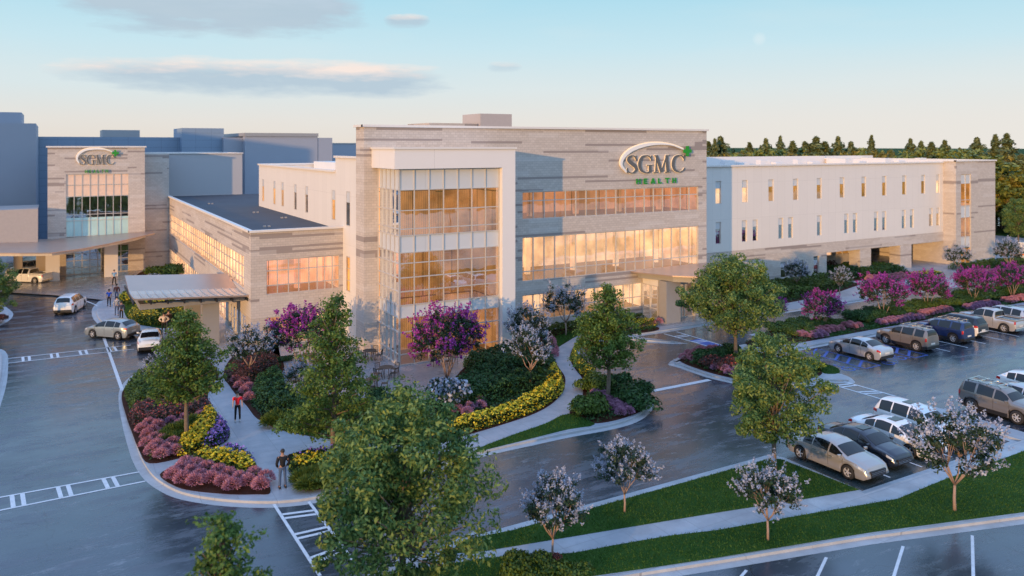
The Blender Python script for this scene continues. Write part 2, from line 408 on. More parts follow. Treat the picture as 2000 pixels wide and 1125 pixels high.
sheet('ground', [(-3000,-600),(5000,-600),(5000,6000),(-3000,6000)], -.06, M['land'])
sheet('road_surface', [(-90,-70),(230,-70),(230,185),(-90,185)], 0, M['asphalt'])
Z0, ZP, ZM, ZG = .004, .13, .145, .15
def island(outline, dg=.42, kerbname='kerb'):
    sheet('gutter', outline, Z0, M['kerb'])
    k = inset(outline, dg); sheet(kerbname, k, ZP-.008, M['kerb'], 0)
    i = inset(k, .16); sheet('sidewalk', i, ZP, M['walk'])
    return i
A1 = poly((120,546),(150,545.5),(175,549),(200,553),(218,560),(224,566),(215,576),(195,587),(182,600),(179,612),(184,625),(200,640),(225,652),(262,656),(300,660),(312,672),(312,690),(290,712),(252,738),(234,760),(232,790),(239,830),(249,870),(260,903),(280,935),(310,958),(350,975),(420,987),(500,992),(560,990),(620,982),(700,962),(800,935),(940,893),(1050,868),(1120,853),(1200,838),(1245,824),(1270,806),(1277,788),(1268,772),(1245,757),(1205,745),(1170,733),(1146,716),(1133,700),(1133,687),(1150,675),(1180,666),(1240,658))
main_out = smooth(A1, 4)[:-3] + [G(1290,651), (62.0,54.6), (150,54.6), (150,150), (-60,150), (-60,121), G(-80,545), G(60,545)]
i1 = island(main_out)
i2out = smooth(poly((1318,708),(1330,696),(1360,686),(1400,680),(1440,675),(1490,664)), 4)[:-3] + [(52.8,50),(62,50),(90,50),(130,50),(130,44),(90,44),(52,44),(50.6,44)] + smooth([(49.9,43.6),(49.6,42),(49.5,39.5),(49.4,37.6),(48.9,36.6),(48.2,36.1)] + poly((1614,748),(1583,754),(1530,760),(1480,758),(1447,753),(1416,746),(1383,738),(1350,727),(1328,719),(1318,708)), 4)[:-4]
i2 = island(i2out)
i3out = [(33.55,24.6),(46.3,24.6),(46.3,29.6),(46.7,30.6),(47.5,31),(48.1,30.6),(48.5,29.6),(48.5,24.6),(110,24.6),(110,-2)] + poly((2000,1024),(1700,1064),(1400,1114),(1255,1137),(1100,1162),(950,1195)) + smooth(poly((820,1230),(740,1200),(700,1160),(720,1120),(790,1088),(870,1062),(930,1045)), 4)[:-3] + [(16.5,30.0),(32.9,30.0),(33.35,29.8),(33.55,29.3)]
i3 = island(i3out)
island(smooth(poly((-90,590),(-30,588),(0,594),(18,604),(26,614),(18,626),(0,636),(-30,648),(-90,660)), 4))
island(smooth(poly((-80,668),(-5,680),(13,690),(16,706),(14,742),(4,782),(-12,812),(-80,850)), 4))
island(smooth([(1,20),(1.5,24.5),(4,26),(6.5,24.5),(7,20),(6.5,15),(4,13),(1.5,15)], 4))

patio = [G(548,700), G(540,660), (12.5,66.1), (21.5,66.1), (22.35,59.9), (22.35,55.5), (32.06,55.5)] + poly((985,700),(940,712),(905,730),(860,775),(800,790),(740,784),(640,800),(585,775),(560,745))
sheet('patio', patio, ZP+.006, M['patio'])
sheet('plaza', [(-20,109.5),(-6,107),(0,101),(4,96),(7,92),(13.6,92),(13.6,123),(-20,123)], ZP+.006, M['patio'])
sheet('plaza', [(47.5,55.8),(60,55.8),(60,60.2),(47.5,60.2)], ZP+.006, M['patio'])

beds = {}
def bed(key, pts, mat='mulch', z=ZM, name='planting_bed', sm=4):
    p = smooth(pts, sm) if sm else pts
    beds[key] = p
    sheet(name, p, z, M[mat], ZP)
bed('left', poly((238,772),(246,815),(258,850),(272,885),(292,910),(355,899),(400,885),(440,868),(449,850),(442,832),(427,815),(413,800),(406,780),(411,757),(428,735),(405,705),(375,688),(330,690),(296,712),(262,742)))
bed('mounds', poly((312,932),(345,914),(367,903),(392,889),(425,885),(460,890),(495,904),(506,927),(520,938),(528,968),(500,971),(450,971),(375,964),(338,953)))
bed('centre', poly((436,735),(448,757),(462,776),(482,797),(500,820),(532,838),(575,851),(640,862),(700,870),(790,874),(870,866),(924,851),(990,831),(1044,812),(1080,791),(1100,767),(1104,742),(1092,722),(1080,704),(1076,690),(1040,682),(1000,690),(962,700),(925,712),(900,728),(862,774),(800,792),(740,786),(640,802),(585,777),(560,747),(548,700),(500,690),(455,700)))
bed('window', [(32.3,59.7),(32.3,56.5)] + poly((1005,690),(1045,684),(1078,689),(1128,658),(1170,648),(1225,640)) + [G(1276,636), (48.3,57.6),(48.3,59.7)], sm=0)
bed('ring', poly((1136,782),(1138,760),(1137,742),(1124,725),(1114,706),(1116,689),(1131,668),(1170,654),(1225,645),(1280,641),(1284,648),(1240,655),(1178,663),(1148,672),(1128,686),(1127,702),(1142,720),(1168,738),(1205,750),(1243,762),(1262,775),(1268,788),(1258,803),(1235,815),(1190,828),(1150,830),(1112,812)))
bed('corner', poly((562,897),(575,890),(612,881),(650,886),(720,893),(800,896),(870,890),(905,884),(912,892),(880,903),(800,922),(700,948),(650,957),(594,963),(572,935)))
bed('canopy', poly((240,572),(240,600),(247,622),(262,634),(290,640),(318,644),(345,638),(370,626),(374,600),(330,585),(280,570)), 'grass', name='lawn')
bed('tower', poly((262,553),(272,535),(300,527),(330,520),(345,528),(362,548),(320,556)))
bed('strip', [(54.6,49.6),(62,49.6),(128,49.6),(128,45.4),(62,45.4),(57,45.4)] + poly((1559,673),(1490,682),(1462,680),(1455,672)), sm=0)
bed('oakisland', poly((1328,707),(1338,698),(1366,689),(1405,684),(1440,684),(1500,700),(1560,705),(1600,715),(1606,726),(1600,738),(1560,747),(1500,751),(1450,746),(1416,739),(1385,731),(1352,720),(1335,713)))
bed('northstrip', [(60.5,65.8),(83,65.8),(83,61)] + poly((1640,572),(1560,590),(1500,601),(1480,590)), sm=0)
bed('recess', [(83.2,70),(94,70),(97,66),(96,62),(90,61),(84,63)], sm=0)
bed('farlawn', [(107.6,63.8),(150,63.8),(150,55.6),(101,55.6),(99,58)], 'grass', name='lawn', sm=0)
lawn_tri = poly((936,880),(1005,853),(1065,832),(1110,813),(1162,833),(1110,843),(1050,858),(957,881),(930,888))
bed('tri', lawn_tri, 'grass', ZG, 'lawn', 3)
bed('tongue', poly((1601,716),(1618,716),(1636,723),(1640,731),(1625,734),(1606,731)), 'grass', ZG, 'lawn', 3)
bed('centregrass', poly((520,826),(575,838),(640,845),(700,852),(700,868),(640,861),(575,850),(535,838)), 'grass', ZG, 'lawn', 3)
bed('windowgrass', poly((1080,688),(1098,676),(1128,659),(1160,650),(1150,644),(1110,652),(1070,668)), 'grass', ZG, 'lawn', 3)
bed('stripgrass', [(56,47.2),(61,47.4),(61,45.5),(57.2,45.5)], 'grass', ZG, 'lawn', 0)
bed('stripgrass2', [(63,47.6),(70,47.6),(70,45.5),(63,45.5)], 'grass', ZG, 'lawn', 0)
bed('stripgrass3', [(75,47.6),(128,47.6),(128,45.5),(75,45.5)], 'grass', ZG, 'lawn', 0)
gA = [G(880,1088), G(895,1068), G(935,1055), (17,29.35), (32.6,29.35), (32.95,29.0)] + poly((1678,962),(1580,979),(1400,1007),(1310,1022),(1130,1052),(950,1082))
gB = poly((740,1135),(800,1120),(870,1110),(951,1096),(1119,1087),(1198,1072),(1306,1053),(1400,1042),(1568,1012),(1691,991),(1754,980),(1799,961),(1850,940),(1910,919),(2000,886)) + [(48,21.6),(108,21.6),(108,0)] + poly((2000,1006),(1700,1046),(1400,1096),(1255,1118),(1100,1140),(950,1168),(830,1195),(770,1180))
sheet('lawn', gA, ZG, M['grass'], ZP); sheet('lawn', gB, ZG, M['grass'], ZP)
# far right of the site: lawn and access road beyond the wing
sheet('lawn', [(124,66),(225,60),(225,92),(118,92)], .05, M['grass'], 0)
sheet('lawn', [(-30,186),(229,186),(229,118),(110,118)][::-1], .05, M['grass'], 0)

# ---------------------------------------------------------------- painted markings
def stripe(mb, a, b, w, z=.010):
    a = Vector((*a, 0)); b = Vector((*b, 0)); d = (b-a).normalized(); n = Vector((-d.y, d.x, 0))*w/2
    mb.quad(*[(p.x, p.y, z) for p in (a-n, b-n, b+n, a+n)])
def crosswalk(l1, l2, bars, w=.14, bw=.19, z=.010):
    mb = MB(); (a, b), (c, d) = [(G(*p), G(*q)) for p, q in (l1, l2)]
    stripe(mb, a, b, w); stripe(mb, c, d, w)
    for t in bars:
        for dt in (-.5, .5):
            a_, b_, c_, d_ = map(np.array, (a, b, c, d))
            u = (b_-a_)/np.linalg.norm(b_-a_)*dt*.42
            p, q = a_+(b_-a_)*t+u, c_+(d_-c_)*t+u
            dd = (q-p)/np.linalg.norm(q-p); stripe(mb, p+dd*w/2, q-dd*w/2, bw)
    tag(mb.build('crosswalk_marking', M['white_paint']), kind='structure')
crosswalk(((-40,979),(272,922)), ((-40,1005),(284,940)), [.22, .5, .79])
crosswalk(((15,700.5),(256,674)), ((15,709.5),(262,682)), [.14, .36, .59, .83])
crosswalk(((1297,652),(1392,679)), ((1321,648),(1419,677)), [.25, .62])
crosswalk(((1637,742),(1830,797)), ((1611,747),(1770,794)), [.18, .46, .75])
crosswalk(((535,985),(625,1125)), ((603,980),(690,1095)), [.2, .5, .82])
mb = MB(); stripe(mb, G(203,660), G(239,763), .22); stripe(mb, G(118,546.5), G(20,565), .16); stripe(mb, G(95,546), G(-10,566), .16)
for k in range(4):
    a, b = np.array(G(118,546.5)), np.array(G(20,565)); c, d = np.array(G(95,546)), np.array(G(-10,566)); t = .15+k*.2
    stripe(mb, a+(b-a)*t, c+(d-c)*t, .3)
arc = smooth(poly((20,566),(75,566),(107,571),(150,582),(183,598)), 6)[:-6]
for i in range(len(arc)-1): stripe(mb, arc[i], arc[i+1], .16, .0102)
stripe(mb, G(1268,765), G(1386,742), .42)
tag(mb.build('lane_marking', M['white_paint']), kind='structure')
mb = MB()
for u in (62.35, 64.85, 67.4, 69.95, 72.5, 75.05, 77.6, 80.2, 82.8, 85.4, 88): stripe(mb, (u, 37.75), (u, 43.5), .12)
for u in (36.1, 38.7, 41.3, 43.9): stripe(mb, (u, 24.9), (u, 30.0), .12)
for u in (51.6, 54.2, 56.8, 59.4, 62): stripe(mb, (u, 24.9), (u, 30.0), .12)
for p, q in (((1446,1128),(1458,1114)), ((1597,1125),(1614,1089)), ((1746,1125),(1764,1067)), ((1901,1125),(1899,1046)), ((2100,1170),(2040,1030))):
    a = np.array(G(*p)); b = np.array(G(*q)); stripe(mb, b, b+(a-b)/np.linalg.norm(a-b)*4.6, .12)
tag(mb.build('parking_line', M['white_paint']), kind='structure')
mb = MB()
for u0, u1 in ((52.2, 53.9), (58.2, 59.8)):
    stripe(mb, (u0, 38), (u0, 43.5), .11); stripe(mb, (u1, 38), (u1, 43.5), .11); stripe(mb, (u0, 38), (u1, 38), .11, .0104)
    for k in range(5): stripe(mb, (u0+.06, 38.6+k*1.05), (u1-.06, 39.5+k*1.05), .2, .0106)
stripe(mb, (56.1, 38), (56.1, 43.5), .1)
def wheelchair(mb, cx, cy, s):
    c = [(cx+s*.42*math.cos(t), cy+s*.42*math.sin(t)-.1*s) for t in np.linspace(R(120), R(400), 12)]
    for i in range(11): stripe(mb, c[i], c[i+1], .12*s, .011)
    for a, b in (((0,.75),(0,.1)), ((0,.1),(.35,.1)), ((.35,.1),(.5,-.45)), ((.5,-.45),(.68,-.45)), ((0,.42),(.3,.42))):
        stripe(mb, (cx+a[0]*s, cy+a[1]*s), (cx+b[0]*s, cy+b[1]*s), .12*s, .0115)
    mb.face([(cx+s*.12*math.cos(t), cy+s*.95+s*.12*math.sin(t), .011) for t in np.linspace(0, 6.28, 10)[:-1]])
wheelchair(mb, 51.0, 38.7, 1.1); wheelchair(mb, 57.1, 38.7, 1.1); wheelchair(mb, 55.0, 38.2, 1.0)
a, b, c, d = (np.array(G(*p)) for p in ((1345,665.5),(1368,661.5),(1419,677),(1390,680)))
mb.quad(*[(*p, .007) for p in (a, d, c, b)])
tag(mb.build('accessible_bay_marking', M['blue_paint']), kind='structure')

# ================================================================ BUILDINGS
def wall(mb, ax, c, h0, h1, z0, z1, holes=(), depth=.22, face=-1, m=0):
    """wall sheet on plane ax=c with reveals; face=-1 looks to the negative side"""
    xs = sorted({h0, h1, *[v for q in holes for v in q[:2] if h0 < v < h1]}); zs = sorted({z0, z1, *[v for q in holes for v in q[2:] if z0 < v < z1]})
    P = (lambda h, z, o=0: (h, c-face*o, z)) if ax == 'y' else (lambda h, z, o=0: (c-face*o, h, z))
    for i in range(len(xs)-1):
        for j in range(len(zs)-1):
            x, z = (xs[i]+xs[i+1])/2, (zs[j]+zs[j+1])/2
            if any(q[0] < x < q[1] and q[2] < z < q[3] for q in holes): continue
            mb.quad(P(xs[i], zs[j]), P(xs[i+1], zs[j]), P(xs[i+1], zs[j+1]), P(xs[i], zs[j+1]), m)
    for a, b, e, f in holes:
        for (p, q) in (((a,e),(b,e)), ((b,e),(b,f)), ((b,f),(a,f)), ((a,f),(a,e))):
            mb.quad(P(*p), P(*q), P(*q, depth), P(*p, depth), m)
def curtain(parent, ax, c, h0, h1, z0, z1, cols, rows, interior, depth=4.0, glass='glass', face=-1, spandrels=(), fw=.075, side=None, slabs=(), fd=1.0, spm='spandrel', sides=(1, 1)):
    """curtain wall: frame mesh with a pane and a room behind; face=-1: the outside is the negative side"""
    s = -face
    def B(mb, a, b, e, f, o0, o1):
        lo, hi = sorted((c+s*o0, c+s*o1))
        if ax == 'y': mb.box(a, b, lo, hi, e, f)
        else: mb.box(lo, hi, a, b, e, f)
    mb = MB()
    cc = [h0+(h1-h0)*i/cols for i in range(cols+1)] if isinstance(cols, int) else cols
    for x in cc: B(mb, x-fw/2, x+fw/2, z0, z1, -.05*fd, .10)
    for z in [z0+.04, z1-.04] + list(rows):
        for i in range(len(cc)-1): B(mb, cc[i]+fw/2, cc[i+1]-fw/2, z-.035, z+.035, -.035*fd, .09)
    w = mb.build('window', M['frame'], parent)
    pl = (lambda a, b, e, f, o: [(a, c+s*o, e), (b, c+s*o, e), (b, c+s*o, f), (a, c+s*o, f)]) if ax == 'y' else (lambda a, b, e, f, o: [(c+s*o, a, e), (c+s*o, b, e), (c+s*o, b, f), (c+s*o, a, f)])
    zz = sorted([z0, z1] + [v for q in spandrels for v in q])
    seg = [(zz[i], zz[i+1]) for i in range(len(zz)-1)]
    for a, b in seg:
        if b-a < .01: continue
        if any(abs(a-q[0]) < 1e-6 for q in spandrels): continue
        g = MB(); g.quad(*pl(h0, h1, a, b, .03 if fd > .5 else .0)); g.build('pane', M[glass], w)
    for k, (a, b) in enumerate(spandrels):
        p = MB(); p.quad(*pl(h0, h1, a, b, .028)); p.build('spandrel_panel', M[spm if isinstance(spm, str) else spm[k]], w)
    if interior:
        r = MB(); d = depth
        r.quad(*pl(h0, h1, z0, z1, d))
        if sides[0]: r.quad(*[tuple(v) for v in ([pl(h0, h0, z0, z1, .12)[0], pl(h0, h0, z0, z1, d)[0], pl(h0, h0, z0, z1, d)[2], pl(h0, h0, z0, z1, .12)[2]])])
        if sides[1]: r.quad(*[tuple(v) for v in ([pl(h1, h1, z0, z1, .12)[0], pl(h1, h1, z0, z1, d)[0], pl(h1, h1, z0, z1, d)[2], pl(h1, h1, z0, z1, .12)[2]])])
        lv = [z0] + list(slabs) + [z1]
        for z, k in [(z1-.01, 1), (z0+.01, 2)]:
            r.quad(pl(h0,h0,z,z,.12)[0], pl(h1,h1,z,z,.12)[0], pl(h1,h1,z,z,d)[0], pl(h0,h0,z,z,d)[0], k)
        nc = max(1, int((h1-h0)/5))
        for i in range(nc):
            x = h0+(h1-h0)*(i+.5)/nc; B(r, x-.22, x+.22, z0, z1, d*.45, d*.45+.4)
        r.build('interior', [M[interior], M['ceiling'], M['floorin']], parent)
    return w

H_ = empty('hospital_building', (40, 60, 0), 0, 'large white and grey stone hospital block with glazed corner bay and long white wing', 'building')
H_.location = (0, 0, 0)
# --- main block
V0 = 59.9
mb = MB()
holes = [(35.66, 56.18, 10.03, 12.47), (35.66, 56.18, 4.59, 8.49), (35.66, 49.05, 1.10, 3.42), (50.6, 56.9, .14, 3.3)]
wall(mb, 'y', V0, 21.18, 57.3, 0, 18.0, holes)
wall(mb, 'x', 21.18, V0, 61.8, 0, 18.0)
wall(mb, 'x', 57.3, V0, 84, 0, 18.0, face=1)
wall(mb, 'y', 84, 33, 57.3, 0, 18.0, face=1); wall(mb, 'y', 61.8, 21.18, 33, 0, 18.0, face=1); wall(mb, 'x', 33, 61.8, 84, 13, 18.0)
mb.build('wall', M['stone'], H_)
def coping(pts, z, w=.35, h=.18, close=True, parent=H_, name='parapet'):
    mb = MB(); n = len(pts)
    for i in range(n if close else n-1):
        (x0, y0), (x1, y1) = pts[i], pts[(i+1) % n]
        if abs(x0-x1) < 1e-6: mb.box(x0-w/2, x0+w/2, min(y0, y1)-w/2+(w if y1 < y0 else 0)*0, max(y0, y1)-w/2, z, z+h)
        else: mb.box(min(x0, x1)-w/2, max(x0, x1)+w/2, y0-w/2-.003, y0+w/2+.003, z-.003, z+h+.003)
    return mb.build(name, M['coping'], parent)
coping([(21.18, V0), (57.3, V0), (57.3, 84), (33, 84), (33, 61.8), (21.18, 61.8)], 18.0)
mb = MB(); mb.quad((21.3,60,17.4),(57.2,60,17.4),(57.2,61.7,17.4),(21.3,61.7,17.4)); mb.quad((33.1,61.7,17.4),(57.2,61.7,17.4),(57.2,83.9,17.4),(33.1,83.9,17.4)); mb.quad((21.6,61.9,13.7),(32.9,61.9,13.7),(32.9,84,13.7),(21.6,84,13.7)); mb.build('roof', M['roof'], H_)
curtain(H_, 'y', V0+.12, 35.66, 56.18, 10.03, 12.47, 18, [11.66], 'in_red', 6)
curtain(H_, 'y', V0+.12, 35.66, 56.18, 4.59, 8.49, 18, [5.46], 'in_bright', 7)
curtain(H_, 'y', V0+.12, 35.66, 49.05, 1.10, 3.42, 12, [2.06], 'in_bright', 6)
# vestibule
mb = MB(); mb.box(49.05, 58.2, 57.68, 59.88, 3.38, 3.95); mb.build('vestibule_roof', M['panel'], H_)
curtain(H_, 'x', 49.05, 57.7, 59.88, .14, 3.38, 2, [1.2, 2.2], None)
vw = curtain(H_, 'y', 57.7, 49.12, 58.1, .14, 3.38, [49.12, 50.0, 51.0, 52.3, 53.6, 54.9, 56.0, 57.1, 58.1], [1.2, 2.55], 'in_bright', 5, 'mirrorglass')
mb = MB()
for x in (51.9, 53.55, 53.7, 55.3): mb.box(x-.05, x+.05, 57.58, 57.66, .14, 2.5)
mb.box(51.85, 55.35, 57.56, 57.67, 2.42, 2.56); mb.build('door', M['frame'], H_)
# penthouses
mb = MB(); mb.box(38.9, 42.7, 74, 78.2, 17.5, 19.9); mb.build('penthouse', M['pentbeige'], H_)
mb = MB(); mb.box(33.2, 38.7, 74.3, 80, 17.5, 18.85); mb.build('penthouse', M['stone'], H_)
# --- glazed corner bay
bu0, bu1, bv = 22.35, 30.84, 55.5
mb = MB()
mb.box(21.8, 32.06, 55.0, V0-.005, 14.79, 16.25); mb.box(bu1+.04, 32.06, 55.0, V0-.006, 0, 14.789)
mb.build('bay_surround', M['trimwhite'], H_)
mb = MB(); mb.box(21.7, 32.16, 54.9, V0-.007, 16.252, 16.40); mb.build('parapet', M['coping'], H_)
rows = [14.79, 13.21, 11.67, 10.29, 9.78, 8.52, 7.72, 6.65, 5.62, 4.59, 3.67, 2.6, .95]
spn = [(13.21, 14.75), (8.52, 9.78), (3.67, 4.59)]
curtain(H_, 'y', bv, bu0, bu1, .14, 14.785, 7, rows[1:], 'in_orange', 4.2, 'bayglass', spandrels=spn, fw=.055, sides=(0, 1))
curtain(H_, 'x', bu0, bv, V0-.01, .14, 14.785, 5, rows[1:], None, 3.6, 'palemirror', spandrels=spn, fw=.055)
# --- low front wing (x=13.87)
LU, LV, LZ = 13.87, 66.1, 9.5
mb = MB()
wall(mb, 'y', LV, LU, 21.5, 0, LZ, [(15.1, 21.2, 4.36, 7.21), (15.1, 20.6, .14, 2.54)])
wall(mb, 'x', LU, LV, 123, 0, LZ, [(68.9, 117.5, 4.47, 7.25), (77, 117.5, .14, 2.5), (68.9, 75.5, .14, 2.4)])
mb.build('wall', M['stone'], H_)
coping([(LU, LV), (21.4, LV)], LZ, close=False); coping([(LU, LV), (LU, 123)], LZ, close=False)
mb = MB(); mb.quad((LU+.1, LV+.1, 9.3), (34, LV+.1, 9.3), (34, 122.9, 9.3), (LU+.1, 122.9, 9.3)); mb.build('roof', M['roof'], H_)
mb = MB()
for (x, y) in ((16.5, 72), (19, 88), (17, 104), (20, 80)): mb.box(x-.3, x-.08, y, y+.25, 9.3, 9.42); mb.box(x+.08, x+.3, y, y+.25, 9.3, 9.41)
mb.build('roof_vent', M['metal'], H_)
curtain(H_, 'y', LV+.1, 15.1, 21.2, 4.36, 7.21, [15.1, 16.0, 16.9, 17.75, 18.6, 19.3, 19.95, 20.6, 21.2], [5.1, 6.3], 'in_pink', 4)
curtain(H_, 'y', LV+.1, 15.1, 20.6, .14, 2.54, 5, [1.2], 'in_bright', 4)
curtain(H_, 'x', LU+.1, 68.9, 117.5, 4.47, 7.25, 36, [5.35, 6.4], 'in_bright', .5, 'clearglass', fd=.1)
curtain(H_, 'x', LU+.1, 77, 117.5, .14, 2.5, 30, [1.3], 'in_bright', .5, 'clearglass', fd=.1)
curtain(H_, 'x', LU+.1, 68.9, 75.5, .14, 2.4, 5, [1.3], 'in_orange', 4, 'mirrorglass')
# --- white inner wing (x=21.5)
mb = MB()
WS = []
for px in (514, 536, 552, 577, 599, 651.5):
    a = (px-1000)/FPX; t = 21.5/(.5+.866*a); WS.append(t*(.866-.5*a))
wall(mb, 'x', 21.5, 68.2, 98, 9.2, 14.2, [(v-.42, v+.42, 10.0, 12.6) for v in WS])
wall(mb, 'x', 21.5, 61.8, 68.2, 0, 15.47, [(64.2, 65.2, 9.8, 12.7), (64.2, 65.2, 4.3, 7.2)])
wall(mb, 'y', 98, 21.5, 34, 9, 14.2, face=1)
wall(mb, 'y', 68.2, 21.5, 34, 14, 15.47, face=1)
mb.quad((21.6,68.3,13.7),(34,68.3,13.7),(34,97.9,13.7),(21.6,97.9,13.7), 0)
mb.box(28, 34, 88, 97.5, 13.7, 14.6)
mb.build('wall', M['panel'], H_)
coping([(21.5, 68.4), (21.5, 98.2)], 14.2, close=False); coping([(21.5, 98.0), (34, 98.0)], 14.2, close=False); coping([(21.5, 61.9), (21.5, 68.4)], 15.47, close=False)
def slot(ax, c, h, w, z0, z1, interior, frac=.33, parent=H_, rows=(), glass='glass', off=0):
    c += off
    """tall narrow window with an opaque upper panel"""
    zt = z1-(z1-z0)*frac; f = MB(); s = .05
    o0, o1 = .10, .16
    def Bx(a, b, e, g, p, q):
        if ax == 'y': f.box(a, b, c+p, c+q, e, g)
        else: f.box(c+p, c+q, a, b, e, g)
    Bx(h-w/2, h-w/2+s, z0, z1, o0, o1); Bx(h+w/2-s, h+w/2, z0, z1, o0, o1)
    for z in (z0, zt, z1-s, *rows): Bx(h-w/2+s, h+w/2-s, z, z+s, o0, o1)
    fr = f.build('window', M['frame'], parent)
    def Q(o, e, g, name, mat, par):
        q = MB()
        if ax == 'y': q.quad((h-w/2+s, c+o, e), (h+w/2-s, c+o, e), (h+w/2-s, c+o, g), (h-w/2+s, c+o, g))
        else: q.quad((c+o, h-w/2+s, e), (c+o, h+w/2-s, e), (c+o, h+w/2-s, g), (c+o, h-w/2+s, g))
        q.build(name, M[mat], par)
    Q(.13, z0+s, zt, 'pane', glass, fr)
    if frac > 0: Q(.13, zt+s, z1-s, 'blind_panel', 'spandrel', fr)
    Q(.21, z0, z1, 'interior', interior, fr)
    return fr
for i, v in enumerate(WS): slot('x', 21.5, v, 1.0, 10.0, 12.6, ['in_amber', 'in_amber', 'in_amber', 'in_dark', 'in_dark', 'in_amber'][i], off=-.12, glass='clearglass')
slot('x', 21.5, 64.7, 1.0, 9.8, 12.7, 'in_dark', off=-.12, glass='clearglass'); slot('x', 21.5, 64.7, 1.0, 4.3, 7.2, 'in_amber', 0, rows=(5.2, 6.2), off=-.12, glass='clearglass')
# --- long right wing (y=66)
RV = 66.0
up = [onY(p, RV)[0] for p in (1403,1455,1506,1554,1600,1644.6,1687,1727,1766,1803,1832)]
lo = [onY(p, RV)[0] for p in (1403,1454,1475,1525,1544,1600,1653,1670,1711,1727,1765,1781,1818,1832)]
uh = [(u-.43, u+.43, 9.97, 12.54) for u in up]; lh = [(u-.40, u+.40, 5.45, 7.94) for u in lo]
mb = MB(); wall(mb, 'y', RV, 57.3, 107.4, 4.55, 14.15, uh+lh); mb.build('wall', M['panel'], H_)
mb = MB(); small = [(u-.5, u+.5, .8, 2.7) for u in (onY(1530, RV)[0], onY(1563, RV)[0])] + [(onY(1594, RV)[0]-.5, onY(1594, RV)[0]+.5, .8, 3.0)]
wall(mb, 'y', RV-.04, 57.3, 83.1, 0, 4.55, small)
wall(mb, 'y', RV-.04, 83.1, 107.4, 3.26, 4.55)
wall(mb, 'x', 83.1, RV-.04, 71.5, 0, 3.26, face=1)
mb.quad((83.1, RV-.04, 3.26), (107.4, RV-.04, 3.26), (107.4, 86, 3.26), (83.1, 86, 3.26))
wall(mb, 'y', 71.5, 83.1, 95.5, 0, 3.26, [(85, 91.2, 1.7, 2.9), (92, 94.8, 1.7, 2.9)])
wall(mb, 'x', 95.5, 71.5, 86, 0, 3.26, face=1)
mb.build('wall', M['stone'], H_)
for a, b in ((89.5, 91.7), (97.8, 100.2)):
    mb = MB(); mb.box(a, b, RV-.02, RV+1.6, 0, 3.27); mb.build('column', M['stone'], H_)
curtain(H_, 'y', 71.6, 85, 91.2, 1.7, 2.9, 5, [], 'in_bright', 3); curtain(H_, 'y', 71.6, 92, 94.8, 1.7, 2.9, 2, [], 'in_amber', 3)
for i, u in enumerate(up): slot('y', RV, u, .86, 9.97, 12.54, 'in_bright' if i in (0, 1, 10) else 'in_amber')
for i, u in enumerate(lo): slot('y', RV, u, .80, 5.45, 7.94, 'in_amber' if i == 13 else 'in_dark', glass='mirrorglass')
for q in small: slot('y', RV-.04, (q[0]+q[1])/2, 1.0, q[2], q[3], 'in_dark', 0, glass='mirrorglass', rows=((q[2]+q[3])/2,))
coping([(57.4, RV), (107.3, RV)], 14.15, w=.4, close=False)
mb = MB(); wall(mb, 'y', 85.5, 57.4, 107.4, 13, 14.9); wall(mb, 'y', 86, 57.3, 120, 0, 14.9, face=1)
wall(mb, 'x', 107.0, 66, 85, 13, 14.5); mb.build('wall', M['trimwhite'], H_)
mb = MB(); mb.quad((57.4, 66.1, 13.6), (107.4, 66.1, 13.6), (107.4, 85.5, 13.6), (57.4, 85.5, 13.6)); mb.build('roof', M['roofwhite'], H_)
for px in (1410, 1480, 1552, 1645, 1723, 1790):
    mb = MB(); u = onY(px, 71)[0]; mb.box(u, u+1.6, 70.5, 71.3, 13.6, 14.75); mb.box(u+1.7, u+3.2, 69.6, 70.4, 13.6, 14.45); mb.build('roof_unit', M['trimwhite'], H_)
# end block
mb = MB()
wall(mb, 'y', 64.2, 107.4, 117.0, 0, 14.35, [(108.6, 111.0, .14, 12.6)])
wall(mb, 'x', 107.4, 64.2, 86, 0, 14.35)
wall(mb, 'x', 117.0, 64.2, 86, 0, 14.35, face=1)
mb.quad((107.5,64.3,13.8),(117,64.3,13.8),(117,86,13.8),(107.5,86,13.8))
mb.build('wall', M['stone'], H_)
coping([(107.4, 64.2), (117, 64.2), (117, 86), (107.4, 86)], 14.35)
curtain(H_, 'y', 64.3, 108.6, 111.0, .14, 12.6, 2, [11.3, 8.2, 6.6, 3.9, 2.4, 9.0], 'in_amber', 3, spandrels=[(11.3, 12.5), (6.6, 8.2), (2.4, 3.9)])

# --- signs
def ribbon(mb, pts, w, y0, y1, m=0):
    n = len(pts); Lp, Rp = [], []
    for i in range(n):
        a = np.array(pts[max(i-1, 0)]); b = np.array(pts[min(i+1, n-1)]); d = (b-a)/max(1e-9, np.linalg.norm(b-a)); nn = np.array((-d[1], d[0]))
        ww = w[i] if hasattr(w, '__len__') else w
        Lp.append(np.array(pts[i])+nn*ww/2); Rp.append(np.array(pts[i])-nn*ww/2)
    for i in range(n-1):
        A, B, C, D = Lp[i], Lp[i+1], Rp[i+1], Rp[i]
        n0 = len(mb.v)
        for y in (y0, y1):
            for p in (A, B, C, D): mb.v.append((p[0], y, p[1]))
        for f in ((0,1,2,3),(7,6,5,4),(0,4,5,1),(2,6,7,3),(0,3,7,4),(1,5,6,2)):
            mb.f.append(tuple(n0+k for k in f)); mb.m.append(m)
def spl(pts, n=5):
    P = [np.array(p, float) for p in pts]; P = [2*P[0]-P[1]] + P + [2*P[-1]-P[-2]]; out = []
    for i in range(1, len(P)-2):
        for s in range(n):
            t = s/n; p0, p1, p2, p3 = P[i-1:i+3]
            out.append(tuple(.5*((2*p1)+(-p0+p2)*t+(2*p0-5*p1+4*p2-p3)*t*t+(-p0+3*p1-3*p2+p3)*t**3)))
    out.append(tuple(P[-2])); return out
